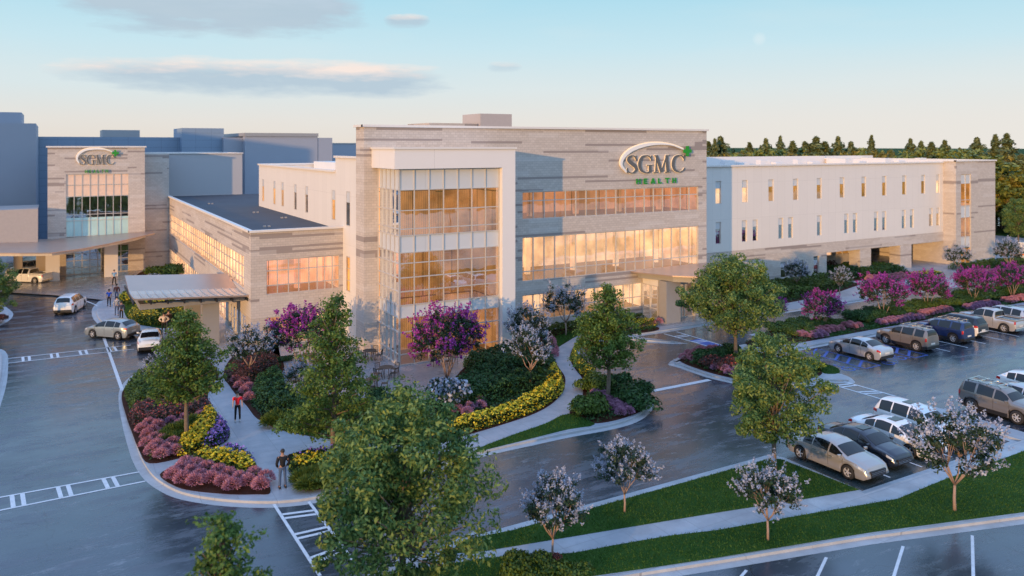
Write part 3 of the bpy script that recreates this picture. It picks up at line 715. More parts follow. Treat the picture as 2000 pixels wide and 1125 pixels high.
# strokes: (points, widths); unit cell 0..1 high
GL = {
 'S': [(spl([(.60,.80,.07),(.52,.93,.06),(.34,.98,.07),(.15,.88,.13),(.13,.72,.17),(.33,.55,.20),(.55,.38,.19),(.60,.20,.15),(.46,.05,.08),(.28,.02,.06),(.10,.10,.06),(.04,.24,.07)]), None), ([(.60,.98),(.60,.70)], .05), ([(.05,.02),(.05,.30)], .05)],
 'G': [(spl([(.84,.80,.07),(.70,.94,.06),(.48,.98,.07),(.22,.86,.13),(.10,.50,.19),(.20,.17,.14),(.46,.02,.07),(.66,.04,.07),(.76,.12,.08)]), None), ([(.76,.02),(.76,.42)], .16), ([(.56,.44),(.94,.44)], .05), ([(.84,.98),(.84,.70)], .05)],
 'M': [([(.14,.03),(.20,.97)], .06), ([(.20,.97),(.52,.04)], .17), ([(.52,.04),(.86,.97)], .07), ([(.86,.97),(.93,.03)], .17), ([(0,.02),(.28,.02)], .05), ([(.76,.02),(1.1,.02)], .05), ([(.06,.98),(.26,.98)], .05), ([(.80,.98),(1.02,.98)], .05)],
 'C': [(spl([(.84,.80,.07),(.70,.94,.06),(.48,.98,.07),(.22,.86,.13),(.10,.50,.19),(.20,.17,.14),(.48,.02,.07),(.72,.07,.06),(.88,.24,.05)]), None), ([(.84,.98),(.84,.68)], .05)],
 'H': [([(.1,0),(.1,1)], .2), ([(.6,0),(.6,1)], .2), ([(.2,.5),(.5,.5)], .2)],
 'E': [([(.1,0),(.1,1)], .2), ([(.2,.1),(.6,.1)], .2), ([(.2,.5),(.55,.5)], .2), ([(.2,.9),(.6,.9)], .2)],
 'A': [([(.08,0),(.35,1)], .2), ([(.35,1),(.62,0)], .2), ([(.2,.3),(.5,.3)], .18)],
 'L': [([(.1,0),(.1,1)], .2), ([(.2,.1),(.6,.1)], .2)],
 'T': [([(.35,0),(.35,.8)], .2), ([(0,.9),(.7,.9)], .2)]}
def letter(ch, x, z, sx, sz, y, mat, parent, grow=0):
    mb = MB()
    for k, (pts, w) in enumerate(GL[ch]):
        if w is None: w = [p[2] for p in pts]; pts = [p[:2] for p in pts]
        P = [(x+p[0]*sx, z+p[1]*sz) for p in pts]
        ws = [v*(sx+sz)/2+grow for v in w] if hasattr(w, '__len__') else w*(sx+sz)/2+grow
        ribbon(mb, P, ws, y-.001*k, y+.07+.001*k)
    return mb.build('letter', mat, parent)
def sign(y, x0, x1, z0, h, hx0, hx1, hz, hh, arc, plus, ps, label):
    s = empty('wall_sign', ((x0+x1)/2, y, z0), 0, label, 'sign'); s.location = (0, 0, 0)
    tot = .72+.98+1.18+.9; cw = (x1-x0)/tot; x = x0
    for ch, w in (('S', .72), ('G', .98), ('M', 1.18), ('C', .9)):
        letter(ch, x, z0, cw, h, y-.17, M['letter'], s); letter(ch, x, z0, cw, h, y-.085, M['halo'], s, .05*h/1.7); x += cw*w
    for i, ch in enumerate('HEALTH'):
        cx = hx0+(hx1-hx0)*i/5.6; letter(ch, cx, hz, (hx1-hx0)/5.6*.85, hh, y-.25, M['green'], s)
    mb = MB(); P = spl(arc, 6); n = len(P); ws = [.06*h+.13*h*math.sin(math.pi*min(1, (i/n)*1.15+.05))**1.0*(1 if i < n*.85 else .7) for i in range(n)]
    ribbon(mb, P, ws, y-.24, y-.14); mb.build('swoosh', M['swoosh'], s)
    mb = MB(); ribbon(mb, [(a, b+.06) for a, b in P], [v+.08*h/1.7 for v in ws], y-.12, y-.06); mb.build('backlight', M['halo'], s)
    mb = MB(); px_, pz = plus; t = ps*.17
    mb.box(px_-t, px_+t, y-.34, y-.2, pz-ps/2, pz+ps/2); mb.box(px_-ps/2, px_-t, y-.339, y-.201, pz-t, pz+t); mb.box(px_+t, px_+ps/2, y-.339, y-.201, pz-t, pz+t)
    mb.build('cross', M['green'], s)
def fp(px, py, y):
    u, t = onY(px, y); return (u, 16.5-(py-285)*t/FPX)
sign(V0, 47.0, 54.3, 13.9, 1.7, 48.1, 53.1, 12.86, .52, [fp(*p, V0) for p in ((1221,336),(1211,322),(1216,306),(1233,292),(1260,283),(1285,280.8),(1310,283.5),(1333,292))], fp(1339, 295, V0), 1.0, 'large lit SGMC HEALTH lettering with white arc and green cross on main stone facade')
TV = 115.3
sign(TV, *[onY(p, TV)[0] for p in (156, 223)], 14.1, 1.28, onY(166, TV)[0], onY(211, TV)[0], 13.05, .42, [fp(*p, TV) for p in ((154,319),(150,311),(153,302),(164,294),(180,291),(196,291),(208,293),(219,297))], fp(225, 299, TV), .8, 'small SGMC HEALTH lettering with green cross on the left stone tower')

# ================================================================ LEFT TOWER BUILDING
T_ = empty('tower_building', (0,0,0), 0, 'stone entrance tower with tall reflective window above a curved white canopy', 'building')
tx0, tx1 = -.5, 10.6
wu0, wu1 = onY(129, TV)[0], onY(251, TV)[0]
mb = MB()
wall(mb, 'y', TV, tx0, tx1, 0, 16.3, [(wu0, wu1, 4.4, 12.9), (wu0, wu1, .14, 3.7)])
wall(mb, 'x', tx0, TV, 123, 0, 16.3); wall(mb, 'x', tx1, TV, 124, 0, 16.3, face=1)
wall(mb, 'y', 118, tx1, LU-.01, 0, 15.4)
wall(mb, 'x', LU-.01, 118, 123, 9.5, 15.4, face=1)
mb.build('wall', M['stone'], T_)
coping([(tx0, TV), (tx1, TV), (tx1, 124), (tx0, 124)], 16.3, parent=T_)
mb = MB(); mb.quad((tx0, TV+.1, 16.1), (tx1, TV+.1, 16.1), (tx1, 123, 16.1), (tx0, 123, 16.1)); mb.build('roof', M['roof'], T_)
curtain(T_, 'y', TV+.12, wu0, wu1, 4.4, 12.9, 8, [11.5, 10.05, 7.75, 7.0, 5.0], 'in_dark', 4, 'mirrorglass', spandrels=[(4.95, 7.35), (10.1, 11.45), (11.55, 12.85)], spm=('aqua','peach','peach'))
curtain(T_, 'y', TV+.12, wu0, wu1, .14, 3.7, 8, [1.0, 1.9, 2.8], 'in_dark', 4, 'mirrorglass')
mb = MB(); wall(mb, 'y', 123.2, LU, 24.6, 0, 15.37); wall(mb, 'x', 24.6, 123.2, 140, 0, 15.37, face=1); mb.quad((LU,123.2,15),(24.6,123.2,15),(24.6,140,15),(LU,140,15)); mb.build('wall', M['whitegrey'], T_)
coping([(11, 123.2), (24.6, 123.2), (24.6, 140), (11, 140)], 15.37, .3, .12, parent=T_)
# low white block left of the tower
mb = MB(); wall(mb, 'y', 112, -60, -1.5, 4.3, 8.9); wall(mb, 'y', 116, -60, -.6, 0, 4.4, [(-3.2-2.4*k, -1.7-2.4*k, .5, 3.4) for k in range(6)]); wall(mb, 'x', -1.5, 112, 116, 4.3, 8.9, face=1)
mb.quad((-60,112,8.7),(-1.5,112,8.7),(-1.5,123,8.7),(-60,123,8.7)); mb.quad((-60,112,4.3),(-1.5,112,4.3),(-1.5,116,4.3),(-60,116,4.3))
mb.build('wall', pbr('warm_grey_render', (.42,.37,.34), .7), T_)
for k in range(5): slot('y', 116, -2.45-2.4*k, 1.5, .5, 3.4, 'in_dark', 0, T_, glass='mirrorglass')
# curved white porte-cochere
C1 = empty('entrance_canopy', (0,0,0), 0, 'low curved white porte-cochere roof in front of the left tower', 'canopy')
def slab(parent, prof, y0, y1, thick, mat, name='roof', y0b=None):
    """prof: list of (x, z[, yfront]) ; a bent roof slab between y0 and y1"""
    mb = MB(); n = len(prof)
    F = [(p[2] if len(p) > 2 else y0) for p in prof]
    for i, p in enumerate(prof):
        mb.v += [(p[0], F[i], p[1]), (p[0], y1, p[1]), (p[0], y1, p[1]-thick), (p[0], F[i], p[1]-thick)]
    for i in range(n-1):
        a, b = 4*i, 4*i+4
        for f in ((a, b, b+1, a+1), (a+3, a+2, b+2, b+3), (a, a+3, b+3, b), (a+1, b+1, b+2, a+2)): mb.f.append(f); mb.m.append(0)
    mb.f += [(0,1,2,3), (4*n-1, 4*n-2, 4*n-3, 4*n-4)]; mb.m += [0, 0]
    return mb.build(name, mat, parent, fix=True)
slab(C1, [(-24,5.5,108),(-14,5.35,105),(-8,5.15,102.5),(-3,4.95,101),(0,4.85,100.5),(3,4.95,102),(6,5.05,105),(9,5.15,109),(11.5,5.2,112.5)], 104, 115.2, .12, M['copper'])
slab(C1, [(-24,5.3,109),(-14,5.15,106.2),(-8,4.95,103.7),(-3,4.75,102.2),(0,4.65,101.7),(3,4.75,103.2),(6,4.85,106.2),(9,4.95,110),(10.5,5.0,112.9)], 105, 115.1, .30, M['panel'], 'soffit')
for (x, y) in ((6.4, 111.8), (.05, 112)):
    mb = MB(); mb.box(x-.75, x+.75, y-.5, y+.5, .1, 4.4); mb.build('column', M['greycol'] if x < 0 else M['trimwhite'], C1)
# drop-off canopy
C2 = empty('entrance_canopy', (0,0,0), 0, 'flat copper toned drop-off canopy reaching from the low wing over the left driveway', 'canopy')
mb = MB(); prof = [(66.9, .10), (68.4, -.02), (70.2, -.10), (71.6, -.06), (73, .16), (74.6, .42), (75.9, .62)]
xs = [5.4+(13.86-5.4)*i/7 for i in range(8)]
for i, x in enumerate(xs):
    for (y, dz) in prof: mb.v.append((x, y, 4.75-.5*(x-5.4)/8.4+dz*1.0))
    for (y, dz) in prof: mb.v.append((x, y, 4.75-.5*(x-5.4)/8.4+dz*1.0-.13))
k = len(prof)
for i in range(7):
    for j in range(k-1):
        a, b = i*2*k+j, (i+1)*2*k+j
        mb.f.append((a, b, b+1, a+1)); mb.m.append(1 if j < 3 else 0); mb.f.append((a+k, a+k+1, b+k+1, b+k)); mb.m.append(0)
    a, b = i*2*k, (i+1)*2*k; mb.f.append((a, a+k, b+k, b)); mb.m.append(0)
    a += k-1; b += k-1; mb.f.append((a, b, b+k, a+k)); mb.m.append(0)
mb.f.append(tuple(range(k))+tuple(range(2*k-1, k-1, -1))); mb.m.append(0)
mb.build('roof', [M['copper'], M['canopylit']], C2, fix=True)
mb = MB()
for i in range(15):
    x = 5.45+i*(13.8-5.45)/14; zt = 4.75-.5*(x-5.4)/8.4
    for (ya, da), (yb, db) in zip(prof[:3], prof[1:4]): mb.bar((x, ya, zt+da+.02), (x, yb, zt+db+.02), .07 if i % 2 else .12, .05)
mb.build('slat', M['metal'], C2)
mb = MB()
for i in range(8): mb.box(xs[i]-.05, xs[i]+.05, 67.0, 75.6, 4.35-.5*(xs[i]-5.4)/8.4, 4.60-.5*(xs[i]-5.4)/8.4)
mb.build('rib', M['darkmetal'], C2)
mb = MB(); mb.box(5.9, 13.8, 68.0, 68.5, 3.75, 4.2); mb.box(5.9, 13.8, 73.2, 73.7, 3.8, 4.25); mb.box(5.9, 6.3, 68.5, 73.2, 3.7, 4.15); mb.build('beam', M['greycol'], C2)
for (x, y) in ((11.3, 69.4), (10.6, 74.2)):
    mb = MB(); mb.box(x-.65, x+.65, y-.35, y+.35, .1, 3.6); mb.build('column', M['greycol'], C2)
# main entrance canopy
C3 = empty('entrance_canopy', (0,0,0), 0, 'leaf shaped metal canopy over the main glass entrance doors', 'canopy')
slab(C3, [(47.6,4.62,59.2),(49,4.66,55.6),(51,4.70,53.4),(54,4.74,52.4),(57,4.72,52.8),(60,4.66,54.6),(61.5,4.62,57)], 53, 59.86, .10, M['copper'])
slab(C3, [(48.4,4.45,59.3),(49.6,4.46,56.2),(51.4,4.48,54.2),(54,4.5,53.2),(57,4.5,53.6),(59.6,4.46,55.4),(60.8,4.45,57.6)], 54, 59.84, .5, M['greycol'], 'soffit')
for x0 in (48.9, 57.6):
    mb = MB(); mb.box(x0, x0+1.7, 56.3, 57.35, .1, 4.0); mb.build('column', M['greycol'], C3)

# ================================================================ BACKGROUND BLOCKS
def block(boxes, mat, label, extra=None, name='hospital_block'):
    e = empty(name, (0,0,0), 0, label, 'building')
    for nm, (x0, x1, y0, y1, z0, z1), mt in boxes:
        mb = MB(); mb.box(x0, x1, y0, y1, z0, z1); mb.build(nm, M[mt], e)
    return e
X = lambda px, y: onY(px, y)[0]
block([('wall', (X(-300,128), X(70,128), 128, 150, 0, 19.6), 'slateplain'), ('penthouse', (X(-200,134), X(42,134), 134, 146, 19.6, 21.3), 'slateplain')], None, 'tall plain blue grey block at the far left edge with a stepped top')
block([('wall', (X(66,150), X(440,150), 150, 175, 0, 18.0), 'slate'), ('stair_tower', (X(354,148), X(436,148), 147.4, 158, 0, 19.6), 'slate'), ('penthouse', (X(200,156), X(273,156), 156, 164, 18.0, 19.3), 'greycol')], None, 'long blue panelled block with a square stair tower behind the left stone tower')
block([('wall', (X(437,146), X(622,146), 146, 170, 0, 18.0), 'slateplain'), ('wall', (X(479,144), X(621,144), 144.2, 146, 0, 18.2), 'slateplain'), ('parapet', (X(478,144), X(622,144), 144, 170, 18.2, 18.8), 'greycol'), ('side_wing', (X(622,144), X(650,144), 144.3, 160, 0, 18.0), 'slateplain')], None, 'plain blue grey block with dark flat parapet behind the white inner wing')
block([('wall', (X(650,160), X(760,160), 160, 180, 0, 16.9), 'slateplain'), ('parapet', (X(650,160), X(760,160), 159.9, 180, 16.9, 17.1), 'greycol')], None, 'lowest blue grey block, peeping out just left of the main stone block')
block([('wall', (-75, -42, 92, 175, 0, 27), 'slateplain'), ('penthouse', (-70, -50, 110, 150, 27, 30), 'slateplain')], None, 'tall hospital block beyond the left edge of the view')
# ================================================================ VEGETATION
def unit(n):
    v = rng.normal(size=(n, 3)); return v/np.linalg.norm(v, axis=1)[:, None]
def quads_mesh(name, P, D, Wd, ln, wd, mats, mi=None):
    """P centres, D long axis, Wd wide axis, rhombic leaves"""
    n = len(P); ln = np.broadcast_to(ln, n)[:, None]; wd = np.broadcast_to(wd, n)[:, None]
    V = np.empty((n, 4, 3)); V[:, 0] = P-D*ln*.5; V[:, 1] = P+Wd*wd*.5-D*ln*.05; V[:, 2] = P+D*ln*.5; V[:, 3] = P-Wd*wd*.5-D*ln*.05
    me = bpy.data.meshes.new(name); me.vertices.add(4*n); me.vertices.foreach_set('co', V.ravel())
    me.loops.add(4*n); me.loops.foreach_set('vertex_index', np.arange(4*n, dtype=np.int32))
    me.polygons.add(n); me.polygons.foreach_set('loop_start', np.arange(0, 4*n, 4, dtype=np.int32)); me.polygons.foreach_set('loop_total', np.full(n, 4, np.int32))
    for m in mats: me.materials.append(m)
    if mi is not None: me.polygons.foreach_set('material_index', mi.astype(np.int32))
    me.update(); me.validate(); return me
def axes(Nrm, droop=.0):
    r = unit(len(Nrm)); D = np.cross(Nrm, r); D /= np.linalg.norm(D, axis=1)[:, None]+1e-9
    D[:, 2] -= droop; D /= np.linalg.norm(D, axis=1)[:, None]
    W = np.cross(Nrm, D); W /= np.linalg.norm(W, axis=1)[:, None]+1e-9
    return D, W
def clump_cloud(centres, rad, per, flat=.8, shell=.55):
    """leaf positions on the outer shells of clumps, with outward normals"""
    C = np.asarray(centres); k = len(C); rad = np.broadcast_to(rad, k)
    U = unit(k*per); c = np.repeat(C, per, 0); r = np.repeat(rad, per)*(shell+(1-shell)*rng.random(k*per)**.6)
    P = c+U*r[:, None]*np.array((1, 1, flat)); Nn = U+rng.normal(size=U.shape)*.55; Nn[:, 2] += .35
    return P, Nn/np.linalg.norm(Nn, axis=1)[:, None]
def branches(mb, base, tips, r0, nmain=7, fork=.35, k=6, split=None):
    tips = list(tips); random.shuffle(tips)
    top = max(t[2] for t in tips)
    tr = [Vector(base)]; 
    for i in range(1, 7):
        f = i/6; tr.append(Vector((base[0]+random.uniform(-.1,.1)*f, base[1]+random.uniform(-.1,.1)*f, base[2]+(top-base[2])*.86*f)))
    mb.tube(tr, [r0*(1-.13*i) if i else r0*1.25 for i in range(7)], k)
    for t in tips:
        f = max(fork, min(.85, (t[2]-base[2])/(top-base[2]+1e-6)*.8-.12)); q = f*6; i = int(q); s = tr[i].lerp(tr[min(i+1, 6)], q-i)
        e = Vector(t); mid = s.lerp(e, .5)+Vector((random.uniform(-.15,.15), random.uniform(-.15,.15), -.1+random.uniform(-.1,.2)))
        rr = r0*.34
        mb.tube([s, mid, e], [rr, rr*.6, rr*.2], 4)
def tree_oak(name, h, w, seed, clumps=95, per=95, leaf=.25, mat='oak', crown0=.24, lean=0, open_=.0):
    global rng; rng = np.random.default_rng(seed); random.seed(seed)
    C = []; R_ = []
    while len(C) < clumps:
        u = unit(1)[0]; r = rng.random()**.42
        z = crown0*h+(1-crown0)*h*(.5+.5*u[2]*r*.95)
        prof = 1.0-.42*max(0, (z/h-.55)/.45)**1.6
        x, y = u[0]*r*w/2*prof*.88, u[1]*r*w/2*prof*.88
        wob = math.sin(3*math.atan2(y, x)+seed)+math.sin(5*z/h*3+seed*2)
        C.append((x*(1+.10*wob), y*(1+.10*wob), z)); R_.append(w*rng.uniform(.055, .105))
    for _ in range(int(clumps*.16)):
        c = C[rng.integers(0, clumps)]; C.append((c[0]*rng.uniform(1.1, 1.3), c[1]*rng.uniform(1.1, 1.3), min(h*1.03, c[2]+rng.uniform(-.2, .4)))); R_.append(w*rng.uniform(.03, .055))
    P, Nn = clump_cloud(C, np.array(R_), per)
    # stray sprays beyond the outline
    D, W = axes(Nn, .15)
    ln = leaf*rng.uniform(.6, 1.3, len(P))
    cm = quads_mesh(name+'_crown', P, D, W, ln, ln*.42, [M[mat]])
    mb = MB(); branches(mb, (0,0,-.1), C[::4], h*.019, k=8); tm = mb.mesh(name+'_trunk', M['bark'], smooth=True)
    return tm, cm
def tree_maple(name, h, w, seed, per=30, leaf=.18, mat='maple', crown0=.20):
    global rng; rng = np.random.default_rng(seed); random.seed(seed)
    C = []; tips = []; R_ = []; k = 0
    nb = 54
    for i in range(nb):
        f = i/(nb-1); z0 = h*(crown0+(.95-crown0)*f); a = i*2.4+rng.uniform(-.3, .3)
        prof = (1-f)**.80*(1 if f > .15 else .70+f*2); Rr = w/2*(.12+.92*prof)*rng.uniform(.62, 1.18)
        zt = z0+Rr*.22+rng.uniform(-.1, .2); tips.append((math.cos(a)*Rr*.85, math.sin(a)*Rr*.85, min(zt, h*.97)))
        ns = max(2, int(Rr/.30))
        for j in range(ns):
            q = .3+.7*(j+rng.random()*.7)/ns; rr = Rr*q
            for _ in range(2):
                C.append((math.cos(a)*rr+rng.normal()*.26, math.sin(a)*rr+rng.normal()*.26, z0+(zt-z0)*q+rng.normal()*.20)); R_.append(rng.uniform(.18, .40))
    C.append((0, 0, h*.98)); R_.append(.15)
    P, Nn = clump_cloud(C, np.array(R_), per, .6, .15); P += rng.normal(size=P.shape)*.07; Nn[:, 2] = abs(Nn[:, 2])+.2; Nn /= np.linalg.norm(Nn, axis=1)[:, None]
    D, W = axes(Nn, .25); ln = leaf*rng.uniform(.6, 1.2, len(P))
    cm = quads_mesh(name+'_crown', P, D, W, ln, ln*.6, [M[mat]])
    mb = MB(); tr = [(rng.uniform(-.04, .04), rng.uniform(-.04, .04), h*.95*i/8-.1*(i == 0)) for i in range(9)]
    mb.tube(tr, [h*.016*(1.25-.13*i) for i in range(9)], 8)
    for t in tips:
        s = (0, 0, max(h*crown0*.9, t[2]-.12*h)); mb.tube([s, ((t[0])*.5, t[1]*.5, (s[2]+t[2])/2-.05), t], [h*.006, h*.0045, h*.0015], 4)
    tm = mb.mesh(name+'_trunk', M['barkred'] if 0 else M['bark'], smooth=True)
    return tm, cm
def tree_myrtle(name, h, w, seed, flower='magenta', trunk1=False, clumps=75, pan=150, low=.36):
    global rng; rng = np.random.default_rng(seed); random.seed(seed)
    C = []
    while len(C) < clumps:
        u = unit(1)[0]; r = .35+.65*rng.random()**.5
        if u[2] < -.75: continue
        x, y, z = u[0]*r*w/2*.9, u[1]*r*w/2*.9, h*(low+(1-low)*(.42+.52*u[2]*r))
        rr = math.hypot(x, y)/(w/2); z += h*.04*rng.normal()
        if z < h*(low+.25*rr*rr*.6): z = h*(low+.1*rng.random())
        C.append((x, y, min(z, h)))
    C = np.array(C); per = 44
    P, Nn = clump_cloud(C, rng.uniform(.05, .10, len(C))*w, per, .8, .2); D, W = axes(Nn, .1); ln = .135*rng.uniform(.6, 1.25, len(P))*max(1, w/3.2)
    # panicles
    cen = C.mean(0); idx = rng.integers(0, len(C), pan); b = C[idx]+rng.normal(size=(pan, 3))*.04*w
    out = b-np.array((cen[0], cen[1], cen[2]-h*.25)); out /= np.linalg.norm(out, axis=1)[:, None]; out[:, 2] += .35; out /= np.linalg.norm(out, axis=1)[:, None]
    b = b+out*.05*w; kf = 16; L_ = .085*w*rng.uniform(.7, 1.25, pan); L_ = np.clip(L_, .16, .42)
    t = rng.random((pan, kf)); Pf = b[:, None]+out[:, None]*(t*L_[:, None])[..., None]+rng.normal(size=(pan, kf, 3))*((1-t*.75)*L_[:, None]*.24)[..., None]
    Pf = Pf.reshape(-1, 3); Nf = unit(len(Pf)); Df, Wf = axes(Nf); lf = np.repeat(L_, kf)*.30*rng.uniform(.7, 1.2, len(Pf))
    cm = quads_mesh(name+'_crown', P, D, W, ln, ln*.5, [M['myrtleleaf']])
    fm = quads_mesh(name+'_blossom', Pf, Df, Wf, lf, lf*.85, [M[flower]])
    mb = MB(); st = 3 if not trunk1 else 1
    if trunk1: mb.tube([(0,0,-.08), (.02,0,h*.12), (0,.02,h*.26)], [.055*h/3, .045*h/3, .04*h/3], 7)
    z1 = h*.26 if trunk1 else h*.02
    mains = []
    for i in range(5 if not trunk1 else 6):
        a = i*2*math.pi/5+rng.uniform(-.4, .4); e = (math.cos(a)*w*.17, math.sin(a)*w*.17, h*.50); s = (math.cos(a)*.05*(0 if trunk1 else 1), math.sin(a)*.05*(0 if trunk1 else 1), z1-(.08 if not trunk1 else 0))
        m_ = (math.cos(a)*w*.08+rng.normal()*.05, math.sin(a)*w*.08+rng.normal()*.05, (s[2]+e[2])/2-.05)
        mb.tube([s, m_, e], [.034*h/3, .026*h/3, .018*h/3], 5); mains.append(e)
    for c in C[::2]:
        e = min(mains, key=lambda q: (q[0]-c[0])**2+(q[1]-c[1])**2); mb.tube([e, ((e[0]+c[0])/2, (e[1]+c[1])/2, (e[2]+c[2])/2+rng.normal()*.05), tuple(c)], [.014*h/3, .01*h/3, .004*h/3], 4)
    return mb.mesh(name+'_trunk', M['barkred'], smooth=True), cm, fm
def tree_conifer(name, h, w, seed, mat='conifer'):
    global rng; rng = np.random.default_rng(seed)
    n = 3600; f = rng.random(n)**.85; z = h*(.12+.88*f); lay = .66+.34*np.sin(z*4.2+seed+np.sin(z*9)); a = rng.random(n)*2*np.pi
    lobes = 1+.25*np.sin(a*5+z*2.1)+.2*np.sin(a*3-z*1.3)
    r = w/2*(1-f)**.65*lay*lobes*(.35+.65*rng.random(n)**.5)+.1; P = np.stack([r*np.cos(a), r*np.sin(a), z-r*.18+rng.normal(size=n)*.12], 1)
    Nn = np.stack([np.cos(a)*.5, np.sin(a)*.5, np.full(n, .8)], 1)+rng.normal(size=(n, 3))*.4; Nn /= np.linalg.norm(Nn, axis=1)[:, None]; D, W = axes(Nn, .3)
    cm = quads_mesh(name+'_crown', P, D, W, .75*rng.uniform(.6, 1.3, n), .32, [M[mat]])
    mb = MB(); mb.tube([(0,0,-.2), (0,0,h*.9)], [.25, .04], 6); return mb.mesh(name+'_trunk', M['bark']), cm
def place_tree(kind, meshes, loc, label, group=None, s=1.0, rz=0, cat='tree', sz=None):
    t = empty(kind, loc, rz, label, cat, group); t.scale = (s, s, sz or s)
    mesh_obj('trunk', meshes[0], t); mesh_obj('crown', meshes[1], t)
    if len(meshes) > 2: mesh_obj('blossom', meshes[2], t)
    return t
def dome(name, r, h, n, leaf, mats, seed, frac=0, lumps=7, wd=.6, spiky=0, fleaf=None, core=None):
    """a shrub: leaves over the shell of several lumps; frac of them (upper ones) take the second material"""
    global rng; rng = np.random.default_rng(seed)
    c = np.stack([rng.uniform(-.45, .45, lumps)*r, rng.uniform(-.45, .45, lumps)*r, rng.uniform(.2, .5, lumps)*h], 1) if lumps > 1 else np.array([[0, 0, h*.35]])
    cr = rng.uniform(.5, .68, lumps) if lumps > 1 else np.array([1.0])
    k = rng.integers(0, lumps, n); u = unit(n); u[:, 2] = abs(u[:, 2])*1.0-.15
    q = (.72+.28*rng.random(n))
    P = c[k]+u*(cr[k]*q)[:, None]*np.array((r, r, h*(.9 if lumps > 1 else .68))); P[:, 2] = np.maximum(P[:, 2], .02)
    Nn = u+rng.normal(size=u.shape)*.5; Nn /= np.linalg.norm(Nn, axis=1)[:, None]
    if spiky: D = u+rng.normal(size=u.shape)*.25; D /= np.linalg.norm(D, axis=1)[:, None]; W = np.cross(D, unit(n)); W /= np.linalg.norm(W, axis=1)[:, None]
    else: D, W = axes(Nn, .1)
    ln = leaf*rng.uniform(.6, 1.3, n); mi = np.zeros(n, int)
    if frac:
        sel = (rng.random(n) < frac) & (u[:, 2] > .05); mi[sel] = 1; P[sel] += u[sel]*.05
        if fleaf: ln[sel] = fleaf*rng.uniform(.7, 1.2, sel.sum())
    W_ = ln*wd; 
    if frac: W_[mi == 1] = ln[mi == 1]*.95
    return quads_mesh(name, P, D, W, ln, W_, [M[m] for m in mats], mi)
SH = {
 'green': [dome('hedge_shrub', .9, .95, 1500, .15, ['hedge'], s) for s in (1, 2, 3)],
 'olive': [dome('olive_shrub', .9, .8, 1500, .14, ['hedgeb'], s) for s in (4, 5)],
 'russet': [dome('russet_shrub', .8, .9, 1400, .13, ['russet', 'redberry'], s, .12, fleaf=.09) for s in (6, 7)],
 'red': [dome('red_shrub', .8, .85, 1400, .13, ['russet', 'redberry'], s, .33, fleaf=.09) for s in (8, 9)],
 'mound': [dome('pink_mound', .42, .62, 950, .11, ['pink'], s, lumps=1, spiky=1, wd=.3) for s in (10, 11)],
 'mauvemound': [dome('mauve_mound', .42, .62, 950, .11, ['mauve'], s, lumps=1, spiky=1, wd=.3) for s in (12, 13)],
 'yellow': [dome('yellow_flowers', .55, .55, 760, .12, ['hedgeb', 'yellow'], s, .55, fleaf=.095) for s in (14, 15, 16)],
 'violet': [dome('violet_flowers', .55, .5, 760, .12, ['hedge', 'violet'], s, .62, fleaf=.085) for s in (17, 18)],
 'fescue': [dome('grass_clump', .5, .55, 700, .38, ['fescue'], s, lumps=1, spiky=1, wd=.10) for s in (19, 20)],
 'whitebush': [dome('white_bush', 1.0, 1.3, 1700, .15, ['myrtleleaf', 'whiteblossom'], s, .42, fleaf=.14) for s in (21, 22)],
 'cover': [dome('ground_cover', .7, .3, 900, .12, ['hedge'], s) for s in (23, 24)],
}
def shrub(kind, x, y, s=1.0, name='shrub', label='', cat='shrub', group=None, z=ZM, sz=None):
    o = mesh_obj(name, random.choice(SH[kind]), None, (x, y, z), random.uniform(0, 6.28)); q = s*random.uniform(.92, 1.08)
    o.scale = (q, q, (sz or s)*random.uniform(.9, 1.1)); return tag(o, label, cat, group)
def fill(kind, pts, spacing, s=1.0, name='shrub', label='', cat='shrub', group=None, z=ZM, sz=None, jit=.28, margin=0.0):
    a = np.array(pts); lo, hi = a.min(0), a.max(0); out = []; row = 0; y = lo[1]+spacing*.3
    ip = inset(list(map(tuple, pts)), margin) if margin else list(map(tuple, pts))
    while y < hi[1]:
        x = lo[0]+(spacing/2 if row % 2 else 0)
        while x < hi[0]:
            p = (x+random.uniform(-jit, jit)*spacing, y+random.uniform(-jit, jit)*spacing)
            if inpoly(np.array([p]), ip)[0]: out.append(shrub(kind, p[0], p[1], s, name, label, cat, group, z, sz))
            x += spacing
        y += spacing*.87; row += 1
    return out
